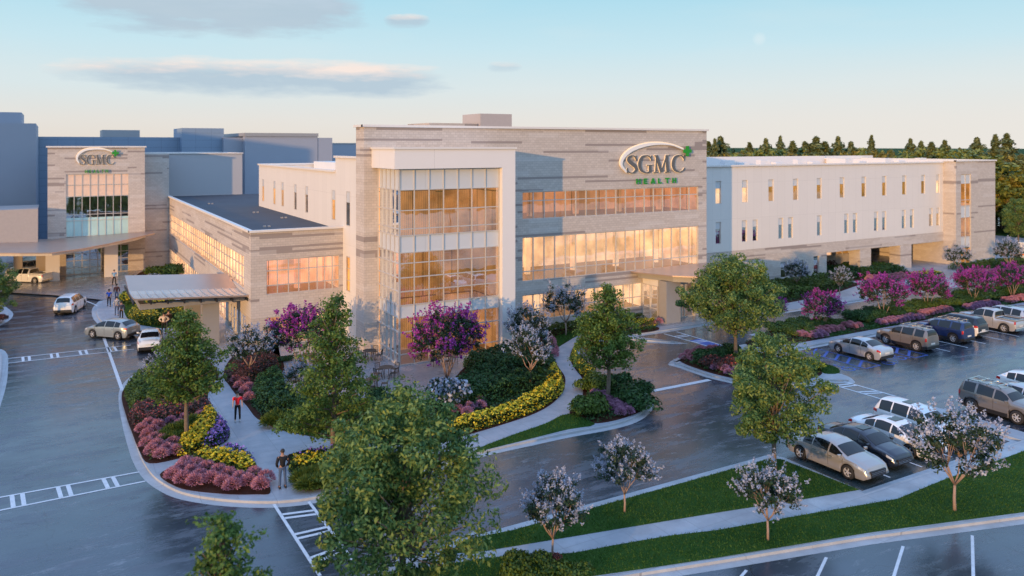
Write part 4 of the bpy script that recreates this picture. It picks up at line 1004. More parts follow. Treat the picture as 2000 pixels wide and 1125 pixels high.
def mass(kinds, pts, spacing, s, name, label, cat, z=ZM, sz=None, kind=None, margin=0.0, leafm=None, n=650, leaf=.15, h=.8, frac=0, mats=('hedge',), fleaf=None, wd=.6):
    """one continuous planted mass over an area: many small leaves over an undulating surface"""
    global rng; rng = np.random.default_rng(abs(hash(name+label)) % 9999 if 0 else len(label)*7+len(pts))
    ip = inset(list(map(tuple, pts)), margin) if margin else list(map(tuple, pts))
    P2 = scatter(ip, n); k = len(P2)
    ii = np.array(ip); d = np.full(k, 9.)
    for i in range(len(ii)):
        a, b = ii[i], ii[(i+1) % len(ii)]; ab = b-a; t = np.clip(((P2-a)@ab)/(ab@ab+1e-9), 0, 1); d = np.minimum(d, np.linalg.norm(P2-(a+t[:, None]*ab), axis=1))
    bumps = .5+.5*np.sin(P2[:, 0]*2*np.pi/spacing+1.3*np.sin(P2[:, 1]*1.7))*np.sin(P2[:, 1]*2*np.pi/spacing+1.1*np.sin(P2[:, 0]*1.3))
    edge = np.sqrt(np.clip(1-(1-np.clip(d/(h*.6), 0, 1))**2, 0, 1))
    top = h*edge*(.62+.38*bumps)*(1+.12*np.sin(P2[:, 0]*.7+P2[:, 1]*.9)); q = rng.random(k)
    zz = z+top*(1-.35*q**2); side = (d < h*.35); zz = np.where(side, z+top*rng.random(k), zz)
    P = np.stack([P2[:, 0]+rng.normal(size=k)*.03, P2[:, 1]+rng.normal(size=k)*.03, zz+.02], 1)
    Nn = rng.normal(size=(k, 3))*.6; Nn[:, 2] = abs(Nn[:, 2])+.6; Nn /= np.linalg.norm(Nn, axis=1)[:, None]
    D, W = axes(Nn, .15); ln = leaf*rng.uniform(.6, 1.3, k); mi = np.zeros(k, int); w_ = ln*wd
    if frac:
        sel = (rng.random(k) < frac) & (q < .55); mi[sel] = 1; P[sel, 2] += .06; ln[sel] = fleaf*rng.uniform(.7, 1.2, sel.sum()); w_[sel] = ln[sel]*.95
    me = quads_mesh(name, P, D, W, ln, w_, [M[m] for m in mats], mi)
    return tag(mesh_obj(name, me), label, cat, None, kind)
def blades(name, pts, dens, z, ln, mat, label=None, cat=None):
    P2 = scatter(pts, dens); k = len(P2); D = rng.normal(size=(k, 3))*.35; D[:, 2] = 1; D /= np.linalg.norm(D, axis=1)[:, None]
    W = np.cross(D, unit(k)); W /= np.linalg.norm(W, axis=1)[:, None]; l = ln*rng.uniform(.6, 1.4, k)
    P = np.stack([P2[:, 0], P2[:, 1], z+l*.4], 1)
    return tag(mesh_obj(name, quads_mesh(name, P, D, W, l, l*.35, [M[mat]])), label, cat, None, 'stuff')

# ================================================================ VEHICLES
def paint(name, c, metal=.4, rough=.28): return pbr(name, c, rough, metal, var=.04, coat=.8, scale=1)
M['tyre'] = pbr('tyre_rubber', (.018,.018,.02), .8); M['rim'] = pbr('alloy_rim', (.62,.62,.64), .3, .35, var=.03)
M['carglass'] = pbr('car_window_glass', (.008,.010,.012), .03, 0, var=.02, spec=.55); M['carblack'] = pbr('black_trim', (.015,.015,.017), .5)
M['tail'] = pbr('tail_lamp_red', (.45,.01,.012), .15, var=.05, coat=1); M['head'] = pbr('headlamp_lens', (.75,.77,.8), .08, .4, coat=1); M['chrome'] = pbr('bright_trim', (.7,.7,.7), .12, 1)
M['plate'] = pbr('number_plate', (.7,.7,.66), .5)
CARS = {
 'sedan': dict(L=4.75, W=1.84, wb=2.80, r=.34, zb=.93, prof=[(-2.38,.62),(-2.34,.95),(-2.1,1.04),(-1.62,1.08),(-.95,1.36),(-.35,1.445),(.2,1.42),(.62,1.30),(1.22,1.0),(1.8,.90),(2.2,.76),(2.37,.5)], side=[(-1.25,-.72),(-.66,.22),(.30,.98)], ws=(.58,1.20), rw=(-1.58,-.92), roof=(-.9,.5)),
 'suv': dict(L=4.7, W=1.9, wb=2.80, r=.37, zb=1.05, prof=[(-2.35,.6),(-2.32,1.1),(-2.2,1.35),(-2.0,1.66),(-1.5,1.72),(-.3,1.74),(.35,1.68),(.70,1.52),(1.25,1.12),(1.8,1.04),(2.2,.86),(2.34,.5)], side=[(-1.92,-1.18),(-1.1,-.18),(-.10,.88)], ws=(.70,1.22), rw=(-2.26,-2.03), roof=(-1.9,.5)),
 'cross': dict(L=4.5, W=1.86, wb=2.64, r=.36, zb=1.0, prof=[(-2.25,.6),(-2.22,1.05),(-2.0,1.2),(-1.55,1.46),(-.9,1.55),(-.2,1.56),(.35,1.5),(.7,1.36),(1.2,1.05),(1.7,.96),(2.1,.8),(2.24,.5)], side=[(-1.5,-1.0),(-.94,-.05),(.03,.92)], ws=(.68,1.18), rw=(-2.0,-1.55), roof=(-1.3,.5)),
 'boxy': dict(L=4.55, W=1.88, wb=2.70, r=.40, zb=1.12, prof=[(-2.27,.6),(-2.25,1.2),(-2.15,1.6),(-2.0,1.76),(-1.0,1.80),(-.25,1.74),(.3,1.70),(.62,1.55),(.98,1.22),(1.7,1.14),(2.15,1.02),(2.26,.6)], side=[(-1.95,-1.22),(-1.08,-.12),(-.02,.78)], ws=(.60,.97), rw=(-2.22,-2.05), roof=(-1.9,.4), rack=1, clad=1),
 'pickup': dict(L=5.4, W=1.95, wb=3.3, r=.40, zb=1.12, prof=[(-2.7,.62),(-2.69,1.12),(-2.6,1.14),(-.92,1.14),(-.86,1.2),(-.80,1.72),(-.4,1.80),(.45,1.78),(.85,1.62),(1.32,1.20),(1.9,1.14),(2.5,1.02),(2.69,.6)], side=[(-.70,.05),(.12,1.0)], ws=(.82,1.30), rw=(-.86,-.81), roof=(-.6,.6), bed=(-2.55,-.95)),
}
def car(kind, color, loc, rz, label, group=None, name='parked_car', cat='car', two=None, sunroof=0, scale=1.0, spokes=10):
    c = CARS[kind]; root = empty(name, (loc[0], loc[1], 0.012), rz, label, cat, group); root.scale = (scale,)*3
    pm = color if not isinstance(color, tuple) else paint('car_paint', color)
    Ln, W, wb, r, zb = c['L'], c['W'], c['wb'], c['r'], c['zb']; px = [p[0] for p in c['prof']]; pz = [p[1] for p in c['prof']]
    xr, xf = -wb/2-.05, wb/2-.05; ra = r*1.17; clz = .20+.04*(kind in ('boxy', 'pickup'))
    def sec(x):
        zt = float(np.interp(x, px, pz)); e = min(1, abs(x)/(Ln/2)); end = 1-.16*e**7
        yb = W/2*end; zs = clz+.14*max(0, (e-.9)/.1)
        for xw in (xr, xf):
            if abs(x-xw) < ra: zs = max(zs, r+math.sqrt(ra*ra-(x-xw)**2)-.02)
        z_b = min(zb+.02*x*(-1), zt-.05); zs = min(zs, z_b-.06); hh = zt-z_b
        cab = max(0, min(1, (hh-.10)/.25)); ybel = yb*(.985-.03*(1-cab)); yr = (ybel-.045)-(hh)*.42*cab-(1-cab)*.10
        bulge = yb
        return [(bulge*.94, zs), (bulge, zs+(z_b-zs)*.35), (bulge*.995, zs+(z_b-zs)*.72), (ybel, z_b), ((ybel+yr)/2+.012*cab, z_b+hh*(.5 if cab > .5 else .55)), (yr, zt-.06-.0*cab), (yr-.09, zt-.012), (yr*.5, zt+.012), (0, zt+.022)]
    xs = sorted(set([round(v, 3) for v in np.linspace(-Ln/2, Ln/2, 64)]+[round(v, 3) for v in px]+[round(xw+ra*math.cos(t), 3) for xw in (xr, xf) for t in np.linspace(0, math.pi, 13)]))
    xs = [x for i, x in enumerate(xs) if i == 0 or x-xs[i-1] > .012]
    mb = MB(); S = [sec(x) for x in xs]; K = len(S[0])
    for x, s in zip(xs, S):
        for (y, z) in s: mb.v.append((x, y, z))
        for (y, z) in s[-2::-1]: mb.v.append((x, -y, z))
    w = 2*K-1
    for i in range(len(xs)-1):
        for j in range(w-1): mb.f.append((i*w+j, i*w+j+1, (i+1)*w+j+1, (i+1)*w+j)); mb.m.append(1 if (two and 3 <= j <= w-5) else 0)
    mb.f.append(tuple(range(w))); mb.m.append(0); mb.f.append(tuple((len(xs)-1)*w+j for j in range(w))[::-1]); mb.m.append(0)
    me = mb.mesh('body', [pm, two or pm], smooth=True, fix=True)
    body = mesh_obj('body', me, root)
    u = MB(); u.box(-Ln/2+.35, Ln/2-.40, -W/2+.16, W/2-.16, .18, zb-.25); u.build('underbody', M['carblack'], root)
    def at(x, side, f):  # f along section 3..6
        s = sec(x); j = min(K-2, int(f)); q = f-j; a, b = s[j], s[j+1]
        return Vector((x, side*(a[0]+(b[0]-a[0])*q), a[1]+(b[1]-a[1])*q))
    def patch(name, x0, x1, f0, f1, mat, side=1, off=.008, nx=6, nf=4, par=root, slant=0):
        mb = MB()
        g = [[at(x0+(x1-x0)*i/nx+(slant*(j/nf)), side, f0+(f1-f0)*j/nf) for j in range(nf+1)] for i in range(nx+1)]
        for i in range(nx+1):
            for j in range(nf+1):
                a = g[min(i+1, nx)][j]-g[max(i-1, 0)][j]; b = g[i][min(j+1, nf)]-g[i][max(j-1, 0)]; n_ = a.cross(b)
                if n_.length > 1e-9: n_.normalize()
                if n_.y*side < 0 and abs(n_.y) > .1 or n_.z < -.3: n_ = -n_
                mb.v.append(tuple(g[i][j]+n_*off))
        for i in range(nx):
            for j in range(nf): mb.f.append((i*(nf+1)+j, i*(nf+1)+j+1, (i+1)*(nf+1)+j+1, (i+1)*(nf+1)+j)); mb.m.append(0)
        return mb.build(name, M[mat] if isinstance(mat, str) else mat, par, smooth=True)
    for sd in (1, -1):
        for k_, (a, b) in enumerate(c['side']): patch('window', a, b, 3.18, 5.0, 'carglass', sd, .010)
        n_ = len(c['side'])
        ds = [b for a, b in c['side'][-2:]]
        sm = MB()
        for x in ([c['side'][-1][0]-.04, c['side'][-1][1]+.10] + ([c['side'][-2][0]-.06] if n_ > 1 else [])):
            p = [at(x, sd, f)+Vector((0, sd*.004, 0)) for f in (.6, 1.2, 2, 3.0)]
            sm.tube(p, .009, 4)
        sm.build('door_seam', M['carblack'], body)
        hm = MB()
        for (a, b) in c['side'][-2:]:
            q = at(a+.12, sd, 2.45); hm.box(q.x-.09, q.x+.09, q.y-.02, q.y+.02, q.z-.012, q.z+.018)
        hm.build('door_handle', M['chrome'], body)
        mm = MB(); q = at(c['side'][-1][1]-.02, sd, 3.1); mm.box(q.x-.06, q.x+.05, min(q.y, q.y+sd*.2), max(q.y, q.y+sd*.2), q.z+.02, q.z+.15)
        mm.build('mirror', pm, root, bevel=.02, smooth=True)
        patch('headlight', Ln/2-.46, Ln/2-.05, 2.35, 3.0, 'head', sd, .012)
        patch('tail_light', -Ln/2+.03, -Ln/2+(.16 if kind in ('boxy', 'pickup') else .32), 1.9 if kind in ('boxy', 'pickup') else 2.3, 3.0, 'tail', sd, .012)
        if c.get('clad'): 
            patch('cladding', -Ln/2+.05, Ln/2-.1, .02, .75, 'carblack' if color != 1 else 'carblack', sd, .012, nx=40)
    # windscreen and rear screen across the top
    for nm, (a, b) in (('windscreen', c['ws']), ('rear_window', c['rw'])):
        mb = MB(); nx = 5; fs = (6.0, 7, 8)
        rows_ = []
        for i in range(nx+1):
            x = a+(b-a)*i/nx; row = [at(x, 1, f) for f in (5.8, 6.4, 7, 7.999)] + [at(x, -1, f) for f in (7.999, 7, 6.4, 5.8)]; rows_.append(row)
        for i, row in enumerate(rows_):
            d = rows_[min(i+1, nx)][3]-rows_[max(i-1, 0)][3]; n_ = Vector((-d.z, 0, d.x)).normalized(); n_ = n_ if n_.z > 0 else -n_
            for p in row: mb.v.append(tuple(p+n_*.012))
        for i in range(nx):
            for j in range(7): mb.f.append((i*8+j, i*8+j+1, (i+1)*8+j+1, (i+1)*8+j)); mb.m.append(0)
        mb.build(nm, M['carglass'], root, smooth=True)
    if sunroof:
        a, b = c['roof']; zt = float(np.interp((a+b)/2+.15, px, pz)); mb = MB(); mb.box((a+b)/2-.1, (a+b)/2+.42, -.36, .36, zt+.01, zt+.03); mb.build('sunroof', M['carglass'], root)
    g = MB(); xfr = Ln/2; g.box(xfr-.10, xfr+.008, -W*.30, W*.30, .32, .62 if kind in ('sedan', 'cross') else .80); g.build('grille', M['carblack'], root, bevel=.02)
    g = MB()
    for z in (.40, .47, .54): g.box(xfr-.05, xfr+.014, -W*.27, W*.27, z, z+.016)
    g.build('grille_bar', M['chrome'], root)
    g = MB(); g.box(-xfr-.012, -xfr+.05, -.25, .25, .62, .75); g.build('number_plate', M['plate'], root)
    g = MB(); g.box(-xfr-.03, -xfr+.2, -W*.42, W*.42, .28, .52); g.build('rear_bumper', M['carblack'] if kind not in ('pickup',) else M['chrome'], root, bevel=.03)
    if c.get('rack'):
        zt = 1.80; g = MB()
        for sd in (1, -1): g.bar((-1.85, sd*.58, zt+.07), (.25, sd*.58, zt+.04), .045)
        for x in (-1.7, -1.1, -.5, .05): g.bar((x, -.6, zt+.10), (x, .6, zt+.10), .05)
        for x in (-1.75, -.6, .2):
            for sd in (1, -1): g.box(x-.03, x+.03, sd*.58-.03, sd*.58+.03, zt-.05, zt+.06)
        g.build('roof_rack', M['chrome'], root)
    if c.get('bed'):
        a, b = c['bed']; g = MB(); y = W/2-.16; z = 1.158
        g.quad((a, -y, z), (b, -y, z), (b, y, z), (a, y, z)); g.build('bed_hollow_shade', M['carblack'], root)  # flat dark sheet: shade of the hollow bed put in as colour
        g = MB(); 
        for sd in (1, -1): g.box(a-.06, b+.05, sd*y-.05, sd*y+.05, z-.02, z+.07)
        g.box(a-.12, a-.02, -y, y, z-.02, z+.07); g.build('bed_rail', pm, root)
    for xw in (xr, xf):
        for sd in (1, -1):
            wmb = MB(); y0 = sd*(W/2-.23); y1 = sd*(W/2-.015)
            prof = [(r*.62, 0), (r*.93, 0), (r, .15), (r, .85), (r*.93, 1), (r*.62, 1)]
            wmb.lathe([(q, y0+(y1-y0)*h) for q, h in prof], 20, (xw, 0, r), 'y')
            ty = wmb.build('wheel', M['tyre'], root, smooth=True, fix=True)
            rm = MB(); yy = y1-sd*.035
            rm.lathe([(r*.66, yy-sd*.06), (r*.66, yy+sd*.02), (r*.58, yy+sd*.02), (r*.56, yy-sd*.05)], 20, (xw, 0, r), 'y')
            for k in range(spokes//2):
                t = 2*math.pi*k/(spokes//2)
                rm.bar((xw, yy, r), (xw+math.cos(t)*r*.62, yy, r+math.sin(t)*r*.62), .05 if spokes > 8 else .085, .05)
            rm.lathe([(0, yy+sd*.03), (r*.17, yy+sd*.02), (r*.18, yy-sd*.04)], 10, (xw, 0, r), 'y'); rm.build('rim', M['rim'], ty)
    return root

# ================================================================ PEOPLE
def skin_mesh(name, pts, edges, radii, mat, root_i=0, sub=1):
    me = bpy.data.meshes.new(name); me.from_pydata(pts, edges, []); o = bpy.data.objects.new(name, me); COL.objects.link(o)
    m = o.modifiers.new('skin', 'SKIN'); m.use_smooth_shade = True
    if not me.skin_vertices: 
        bpy.context.view_layer.update()
    sv = me.skin_vertices[0].data if me.skin_vertices else None
    if sv is None:
        b = bmesh.new(); b.from_mesh(me); b.verts.layers.skin.verify(); b.to_mesh(me); b.free(); sv = me.skin_vertices[0].data
    for i, r in enumerate(radii): sv[i].radius = (r, r) if not isinstance(r, tuple) else r; sv[i].use_root = (i == root_i)
    s = o.modifiers.new('sub', 'SUBSURF'); s.levels = sub; s.render_levels = sub
    dg = bpy.context.evaluated_depsgraph_get(); ev = o.evaluated_get(dg); nm = bpy.data.meshes.new_from_object(ev)
    bpy.data.objects.remove(o); nm.materials.clear(); nm.materials.append(mat); nm.name = name
    nm.polygons.foreach_set('use_smooth', [True]*len(nm.polygons)); return nm
SKINS = [pbr('skin_light', (.55,.34,.25), .5, var=.03), pbr('skin_tan', (.38,.21,.14), .5, var=.03), pbr('skin_brown', (.16,.085,.055), .5, var=.03)]
HAIR = pbr('dark_hair', (.02,.014,.010), .6); SHOE = pbr('dark_shoe', (.02,.02,.022), .5); SHOEW = pbr('pale_shoe', (.5,.5,.5), .5)
def stripes_mat(name, a, b):
    m, nt, out = nodes(name); tc = N(nt, 'ShaderNodeTexCoord').outputs['Object']; w = N(nt, 'ShaderNodeTexWave', Scale=5.0, bands_direction='Z'); L(nt, tc, w.inputs['Vector'])
    p = N(nt, 'ShaderNodeBsdfPrincipled', Roughness=.8); L(nt, ramp(nt, w.outputs['Fac'], [(.45, a), (.55, b)]), p.inputs['Base Color']); L(nt, p.outputs[0], out.inputs[0]); return m
def person(px, py, rz, label, top, legs, skin=0, pose='stand', hair=HAIR, h=1.76, long_sleeve=False, shoe=SHOE, female=False, loc=None, z=ZP+.008):
    x, y = loc or G(px, py, z); root = empty('person', (x, y, z), rz, label, 'person'); k = h/1.76; root.scale = (k, k, k)
    st = {'stand': (.0, .0), 'walk': (.20, -.20), 'stride': (.30, -.26)}[pose if pose in ('stand', 'walk', 'stride') else 'stand']
    sw = .19 if not female else .165; hip = .10
    J = {}
    # x forward, y left
    J['pel'] = (0, 0, .96); J['wst'] = (0, 0, 1.10); J['chs'] = (.01, 0, 1.32); J['nb'] = (0, 0, 1.46); J['nk'] = (.01, 0, 1.53); J['hd0'] = (.02, 0, 1.60); J['hd1'] = (.025, 0, 1.68)
    for s, n, f in ((1, 'l', st[0]), (-1, 'r', st[1])):
        J['hp'+n] = (0, s*hip, .92); J['kn'+n] = (f*.55+.03, s*(hip+.015), .50); J['an'+n] = (f-.02-(.05 if f < 0 else 0), s*(hip+.03), .09 + (.03 if f < -.1 else 0)); J['to'+n] = (J['an'+n][0]+.17, s*(hip+.05), .045)
        J['sh'+n] = (0, s*sw, 1.42)
        if pose == 'hips': J['el'+n] = (-.08, s*(sw+.22), 1.20); J['wr'+n] = (.05, s*(sw+.0), 1.04)
        elif pose == 'pocket': J['el'+n] = (-.08, s*(sw+.10), 1.16); J['wr'+n] = (.07, s*(sw+.02), .97)
        else: sg = -.35*f; J['el'+n] = (sg*.6-.02, s*(sw+.06), 1.15); J['wr'+n] = (sg*1.3+.06, s*(sw+.07), .91)
        e, w_ = np.array(J['el'+n]), np.array(J['wr'+n]); d = (w_-e)/np.linalg.norm(w_-e); J['hn'+n] = tuple(w_+d*.085)
    names = list(J); idx = {n: i for i, n in enumerate(names)}
    E = [('pel','wst'),('wst','chs'),('chs','nb'),('nb','nk'),('nk','hd0'),('hd0','hd1')]
    Rd = dict(pel=(.15,.105), wst=(.125,.095), chs=(.155,.11), nb=(.09,.075), nk=.052, hd0=(.078,.088), hd1=(.085,.10))
    for n in 'lr':
        E += [('pel','hp'+n),('hp'+n,'kn'+n),('kn'+n,'an'+n),('an'+n,'to'+n),('nb','sh'+n),('sh'+n,'el'+n),('el'+n,'wr'+n),('wr'+n,'hn'+n)]
        Rd.update({'hp'+n: .085, 'kn'+n: .055, 'an'+n: .038, 'to'+n: .035, 'sh'+n: .055, 'el'+n: .038, 'wr'+n: .026, 'hn'+n: (.026,.018)})
    me = skin_mesh('body', [J[n] for n in names], [(idx[a], idx[b]) for a, b in E], [Rd[n] for n in names], SKINS[skin])
    # fingers as small tapered tubes joined to the body mesh, plus nose and ears
    b = bmesh.new(); b.from_mesh(me); f = MB()
    for n, s in (('l', 1), ('r', -1)):
        w_, hn = Vector(J['wr'+n]), Vector(J['hn'+n]); d = (hn-w_).normalized(); side = Vector((1, 0, 0)); side = (side-d*side.dot(d)).normalized(); inw = Vector((0, -s, 0))
        for q, ln in ((-.027, .062), (-.009, .075), (.009, .07), (.027, .055)):
            a = hn+side*q-d*.01; m_ = a+d*ln*.55+inw*.004; e = m_+d*ln*.4+inw*.018; f.tube([a, m_, e], [.0095, .0085, .006], 5)
        a = w_+d*.035+side*.026; f.tube([a, a+side*.022+d*.02+inw*.01, a+side*.026+d*.048+inw*.016], [.011, .009, .007], 5)
    f.tube([(.10, 0, 1.665), (.128, 0, 1.635)], [.010, .017], 5)
    for s in (1, -1): f.tube([(.02, s*.083, 1.665), (.015, s*.097, 1.64)], [.018, .012], 5)
    fm = f.mesh('f', SKINS[skin], smooth=True); b.from_mesh(fm); b.to_mesh(me); b.free(); bpy.data.meshes.remove(fm)
    me.polygons.foreach_set('use_smooth', [True]*len(me.polygons)); body = mesh_obj('body', me, root)
    ey = MB()
    for s in (1, -1): ey.lathe([(0, -.009), (.009, 0), (0, .009)], 6, (.112, s*.032, 1.668))
    ey.build('eye', SHOE, root); mo = MB(); mo.tube([(.112, -.022, 1.605), (.118, 0, 1.603), (.112, .022, 1.605)], .005, 4); mo.build('mouth', pbr('lips', (.35,.12,.10), .5), root)
    # clothes
    def part(name, ns, es, rd, mat, grow): 
        ix = {n: i for i, n in enumerate(ns)}
        me_ = skin_mesh(name, [J[n] for n in ns], [(ix[a_], ix[b_]) for a_, b_ in es], [tuple(v+grow for v in (rd[n] if isinstance(rd[n], tuple) else (rd[n], rd[n]))) for n in ns], mat); return mesh_obj(name, me_, root)
    Rd = dict(Rd); Rd['nb'] = (.13, .095); Rd['shl'] = Rd['shr'] = .06; Rd['chs'] = (.175, .12) if not female else (.155, .115)
    for n in 'lr':
        J['ms'+n] = tuple((np.array(J['sh'+n])*.35+np.array(J['el'+n])*.65)); Rd['ms'+n] = .05
        J['cf'+n] = tuple(np.array(J['an'+n])+np.array((0, 0, .015))); Rd['cf'+n] = .045
    if long_sleeve: part('shirt', ['pel','wst','chs','nb','shl','ell','wrl','shr','elr','wrr'], [('pel','wst'),('wst','chs'),('chs','nb'),('nb','shl'),('shl','ell'),('ell','wrl'),('nb','shr'),('shr','elr'),('elr','wrr')], Rd, top, .030)
    else: part('shirt', ['pel','wst','chs','nb','shl','msl','shr','msr'], [('pel','wst'),('wst','chs'),('chs','nb'),('nb','shl'),('shl','msl'),('nb','shr'),('shr','msr')], Rd, top, .030)
    J['pel'] = (0, 0, .95); J['wst'] = (0, 0, 1.03); Rt = dict(Rd); Rt['pel'] = (.12, .09); Rt['wst'] = (.13, .095); Rt['hpl'] = Rt['hpr'] = .078
    part('trousers', ['wst','pel','hpl','knl','cfl','hpr','knr','cfr'], [('wst','pel'),('pel','hpl'),('hpl','knl'),('knl','cfl'),('pel','hpr'),('hpr','knr'),('knr','cfr')], Rt, legs, .012)
    sm = MB()
    for n in 'lr': a_ = Vector(J['an'+n]); zf = a_.z-.09+.0; sm.box(a_.x-.08, a_.x+.20, a_.y-.045, a_.y+.045, max(0, zf), max(0, zf)+.085)
    sm.build('shoe', shoe, root, bevel=.02, smooth=True)
    hm = MB(); hm.lathe([(0, .112), (.05, .10), (.088, .055), (.102, .0), (.098, -.035), (.085, -.05)], 14, (-.004, 0, 1.69)) ; 
    if female: hm.lathe([(.085, 0), (.095, -.12), (.08, -.24), (.02, -.26)], 12, (-.035, 0, 1.70))
    o = hm.build('hair', hair, root, smooth=True, fix=True)
    return root

# ================================================================ FURNITURE
def cafe_chair():
    t = empty('cafe_chair', (0,0,0), 0, 'x', 'chair')
    m = M['cafe']
    mb = MB(); mb.box(-.21, .21, -.21, .21, .44, .465); mb.build('seat', m, t, bevel=.008)
    mb = MB(); mb.bar((-.21,-.20,.45), (-.27,-.20,.86), .028); mb.bar((-.21,.20,.45), (-.27,.20,.86), .028); mb.bar((-.27,-.21,.85), (-.27,.21,.85), .03)
    for y in (-.14,-.07,0,.07,.14): mb.bar((-.215, y, .5), (-.268, y, .84), .016)
    mb.build('backrest', m, t)
    for sx in (-1, 1):
        for sy in (-1, 1):
            mb = MB(); mb.bar((sx*.19, sy*.19, .44), (sx*.23, sy*.21, 0), .028); mb.build('leg', m, t)
    return t
def cafe_table():
    t = empty('cafe_table', (0,0,0), 0, 'x', 'table'); m = M['cafe']
    mb = MB(); mb.lathe([(0,.745),(.52,.745),(.53,.73),(.52,.715),(0,.715)], 20); mb.build('tabletop', m, t, fix=True)
    for k in range(4):
        a = R(45+90*k); mb = MB(); mb.bar((math.cos(a)*.32, math.sin(a)*.32, .715), (math.cos(a)*.40, math.sin(a)*.40, 0), .035); mb.build('leg', m, t)
    return t
M['cafe'] = pbr('bronze_outdoor_metal', (.075,.06,.05), .45, .4)
# ================================================================ PLANTING
oakA = tree_oak('oak_a', 8.5, 8.0, 3, 190, 130, .23, crown0=.20)
oakB = tree_oak('oak_b', 7.2, 5.6, 8, 150, 125, .19, crown0=.17)
oakC = tree_oak('oak_c', 7.9, 7.4, 21, 190, 150, .20, crown0=.06)
mapA = tree_maple('maple_a', 8.5, 5.9, 5, crown0=.13)
mapB = tree_maple('maple_b', 7.25, 5.2, 15, crown0=.31)
mapC = tree_maple('maple_c', 8.0, 4.6, 25, mat='mapleb')
myM = [tree_myrtle('myrtle_m%d' % i, 3.6, 4.2, 30+i, 'magenta', clumps=120, pan=300) for i in range(2)]
myW = [tree_myrtle('myrtle_w%d' % i, 3.3, 3.0, 40+i, 'whiteblossom', True, clumps=95, pan=230, low=.46) for i in range(3)]
random.seed(5)
def at(px, py, z=ZG): x, y = G(px, py, z); return (x, y, z)
def P_tree(kind, meshes, px, py, label, s=1, rz=0, group=None, sz=None, z=ZG, cat='tree'):
    return place_tree(kind, meshes, at(px, py, z), label, group, s, rz, cat, sz)
P_tree('oak_tree', oakA, 1437, 701, 'broad leafy oak on the kerbed island in front of the main entrance', 1.0, 0.4)
P_tree('oak_tree', oakB, 1512, 922, 'slender trunked oak on the lawn corner beside the champagne sedan', 1.0, 1.2)
P_tree('oak_tree', oakC, 788, 1185, 'large foreground oak whose dense crown covers the bottom centre crossing', 1.0, 2.0)
P_tree('maple_tree', mapA, 652, 890, 'tallest conical green tree, between the patio and the corner path', 1.0, .3)
P_tree('maple_tree', mapB, 365, 862, 'green tree on the left bed above yellow flowers and pink mounds', 1.0, 1.1)
P_tree('maple_tree', mapB, 1188, 786, 'slim green tree in the curved bed beside the entrance driveway', 1.04, 2.7)
P_tree('maple_tree', mapC, 430, 1470, 'pale green treetop rising at the bottom edge left of centre', .81, 0, z=.1)
P_tree('oak_tree', oakB, -22, 640, 'leafy tree cut off by the left edge of the view', .9, 0)
mg = 'magenta crepe myrtles beside the parking bays'
for i, (px, py, s, lab) in enumerate([(1607, 640, .80, 'magenta crepe myrtle nearest the oak island, above the silver sedan'), (1725, 622, 1.0, 'magenta crepe myrtle behind the brown boxy suv'), (1812, 603, .92, 'magenta crepe myrtle behind the navy boxy suv, third in its row'), (1901, 592, .90, 'magenta crepe myrtle behind the grey pickup, fourth in its row'), (1978, 582, .90, 'magenta crepe myrtle at the right edge, last in its row'), (1510, 632, .62, 'small magenta crepe myrtle half hidden behind the entrance oak')]):
    P_tree('crepe_myrtle', myM[i % 2], px, py, lab, s*1.08, i*1.3, mg)
P_tree('crepe_myrtle', myM[0], 873, 737, 'magenta crepe myrtle on the patio in front of the glazed corner bay', 1.30, .5)
P_tree('crepe_myrtle', myM[1], 590, 722, 'magenta crepe myrtle by the ground window of the low stone wing', 1.22, 2.5)
wg = 'pale lilac crepe myrtles'
for i, (px, py, s, lab) in enumerate([
    (1220, 1000, .93, 'pale crepe myrtle on the lawn by the driveway kerb, left of three'), (1500, 1055, .96, 'pale crepe myrtle on the front lawn below the sidewalk, with a short bare trunk'),
    (1865, 997, 1.33, 'largest pale crepe myrtle, in front of the parked white cars'), (1080, 1092, .95, 'blurred pale crepe myrtle beside the lower sidewalk near the big oak'),
    (487, 745, 1.15, 'pale crepe myrtle at the head of the path beside the low stone wing'), (1030, 700, 1.18, 'pale crepe myrtle against the right edge of the glazed bay'), (1036, 752, 1.15, 'pale crepe myrtle in front of another at the bend of the curved path'),
    (1105, 655, 1.30, 'pale crepe myrtle before the lit ground floor windows of the main block'), (1556, 566, .98, 'dark pale-flowered crepe myrtle before the right wing stone base'), (1640, 574, .85, 'low pale crepe myrtle in front of the recessed undercroft'),
    (1870, 536, 1.10, 'pale crepe myrtle at the corner of the stone end block'), (1970, 532, 1.25, 'pale crepe myrtle at the right edge in front of the ambulance'), (308, 752, .62, 'pale crepe myrtle beside the white sedan in the drop-off lane'), (592, 790, .80, 'low pale crepe myrtle at the left edge of the patio')]):
    P_tree('crepe_myrtle', myW[i % 3], px, py, lab, s, i*.9, wg)
wb = 'white flowering bushes'
def sh(kind, px, py, s, label, name='shrub', cat='shrub', group=None, sz=None): x, y = G(px, py, ZM); return shrub(kind, x, y, s, name, label, cat, group, sz=sz)
sh('whitebush', 880, 795, 1.55, 'round white flowering bush below the patio myrtle', group=wb)
sh('whitebush', 302, 738, 1.15, 'white flowering bush beside the drop-off lane kerb', group=wb); sh('whitebush', 285, 752, .8, 'smaller white flowering bush at the lane kerb', group=wb)
sh('whitebush', 300, 553, 1.6, 'white flowering bush at the foot of the left stone tower', group=wb, sz=1.0)
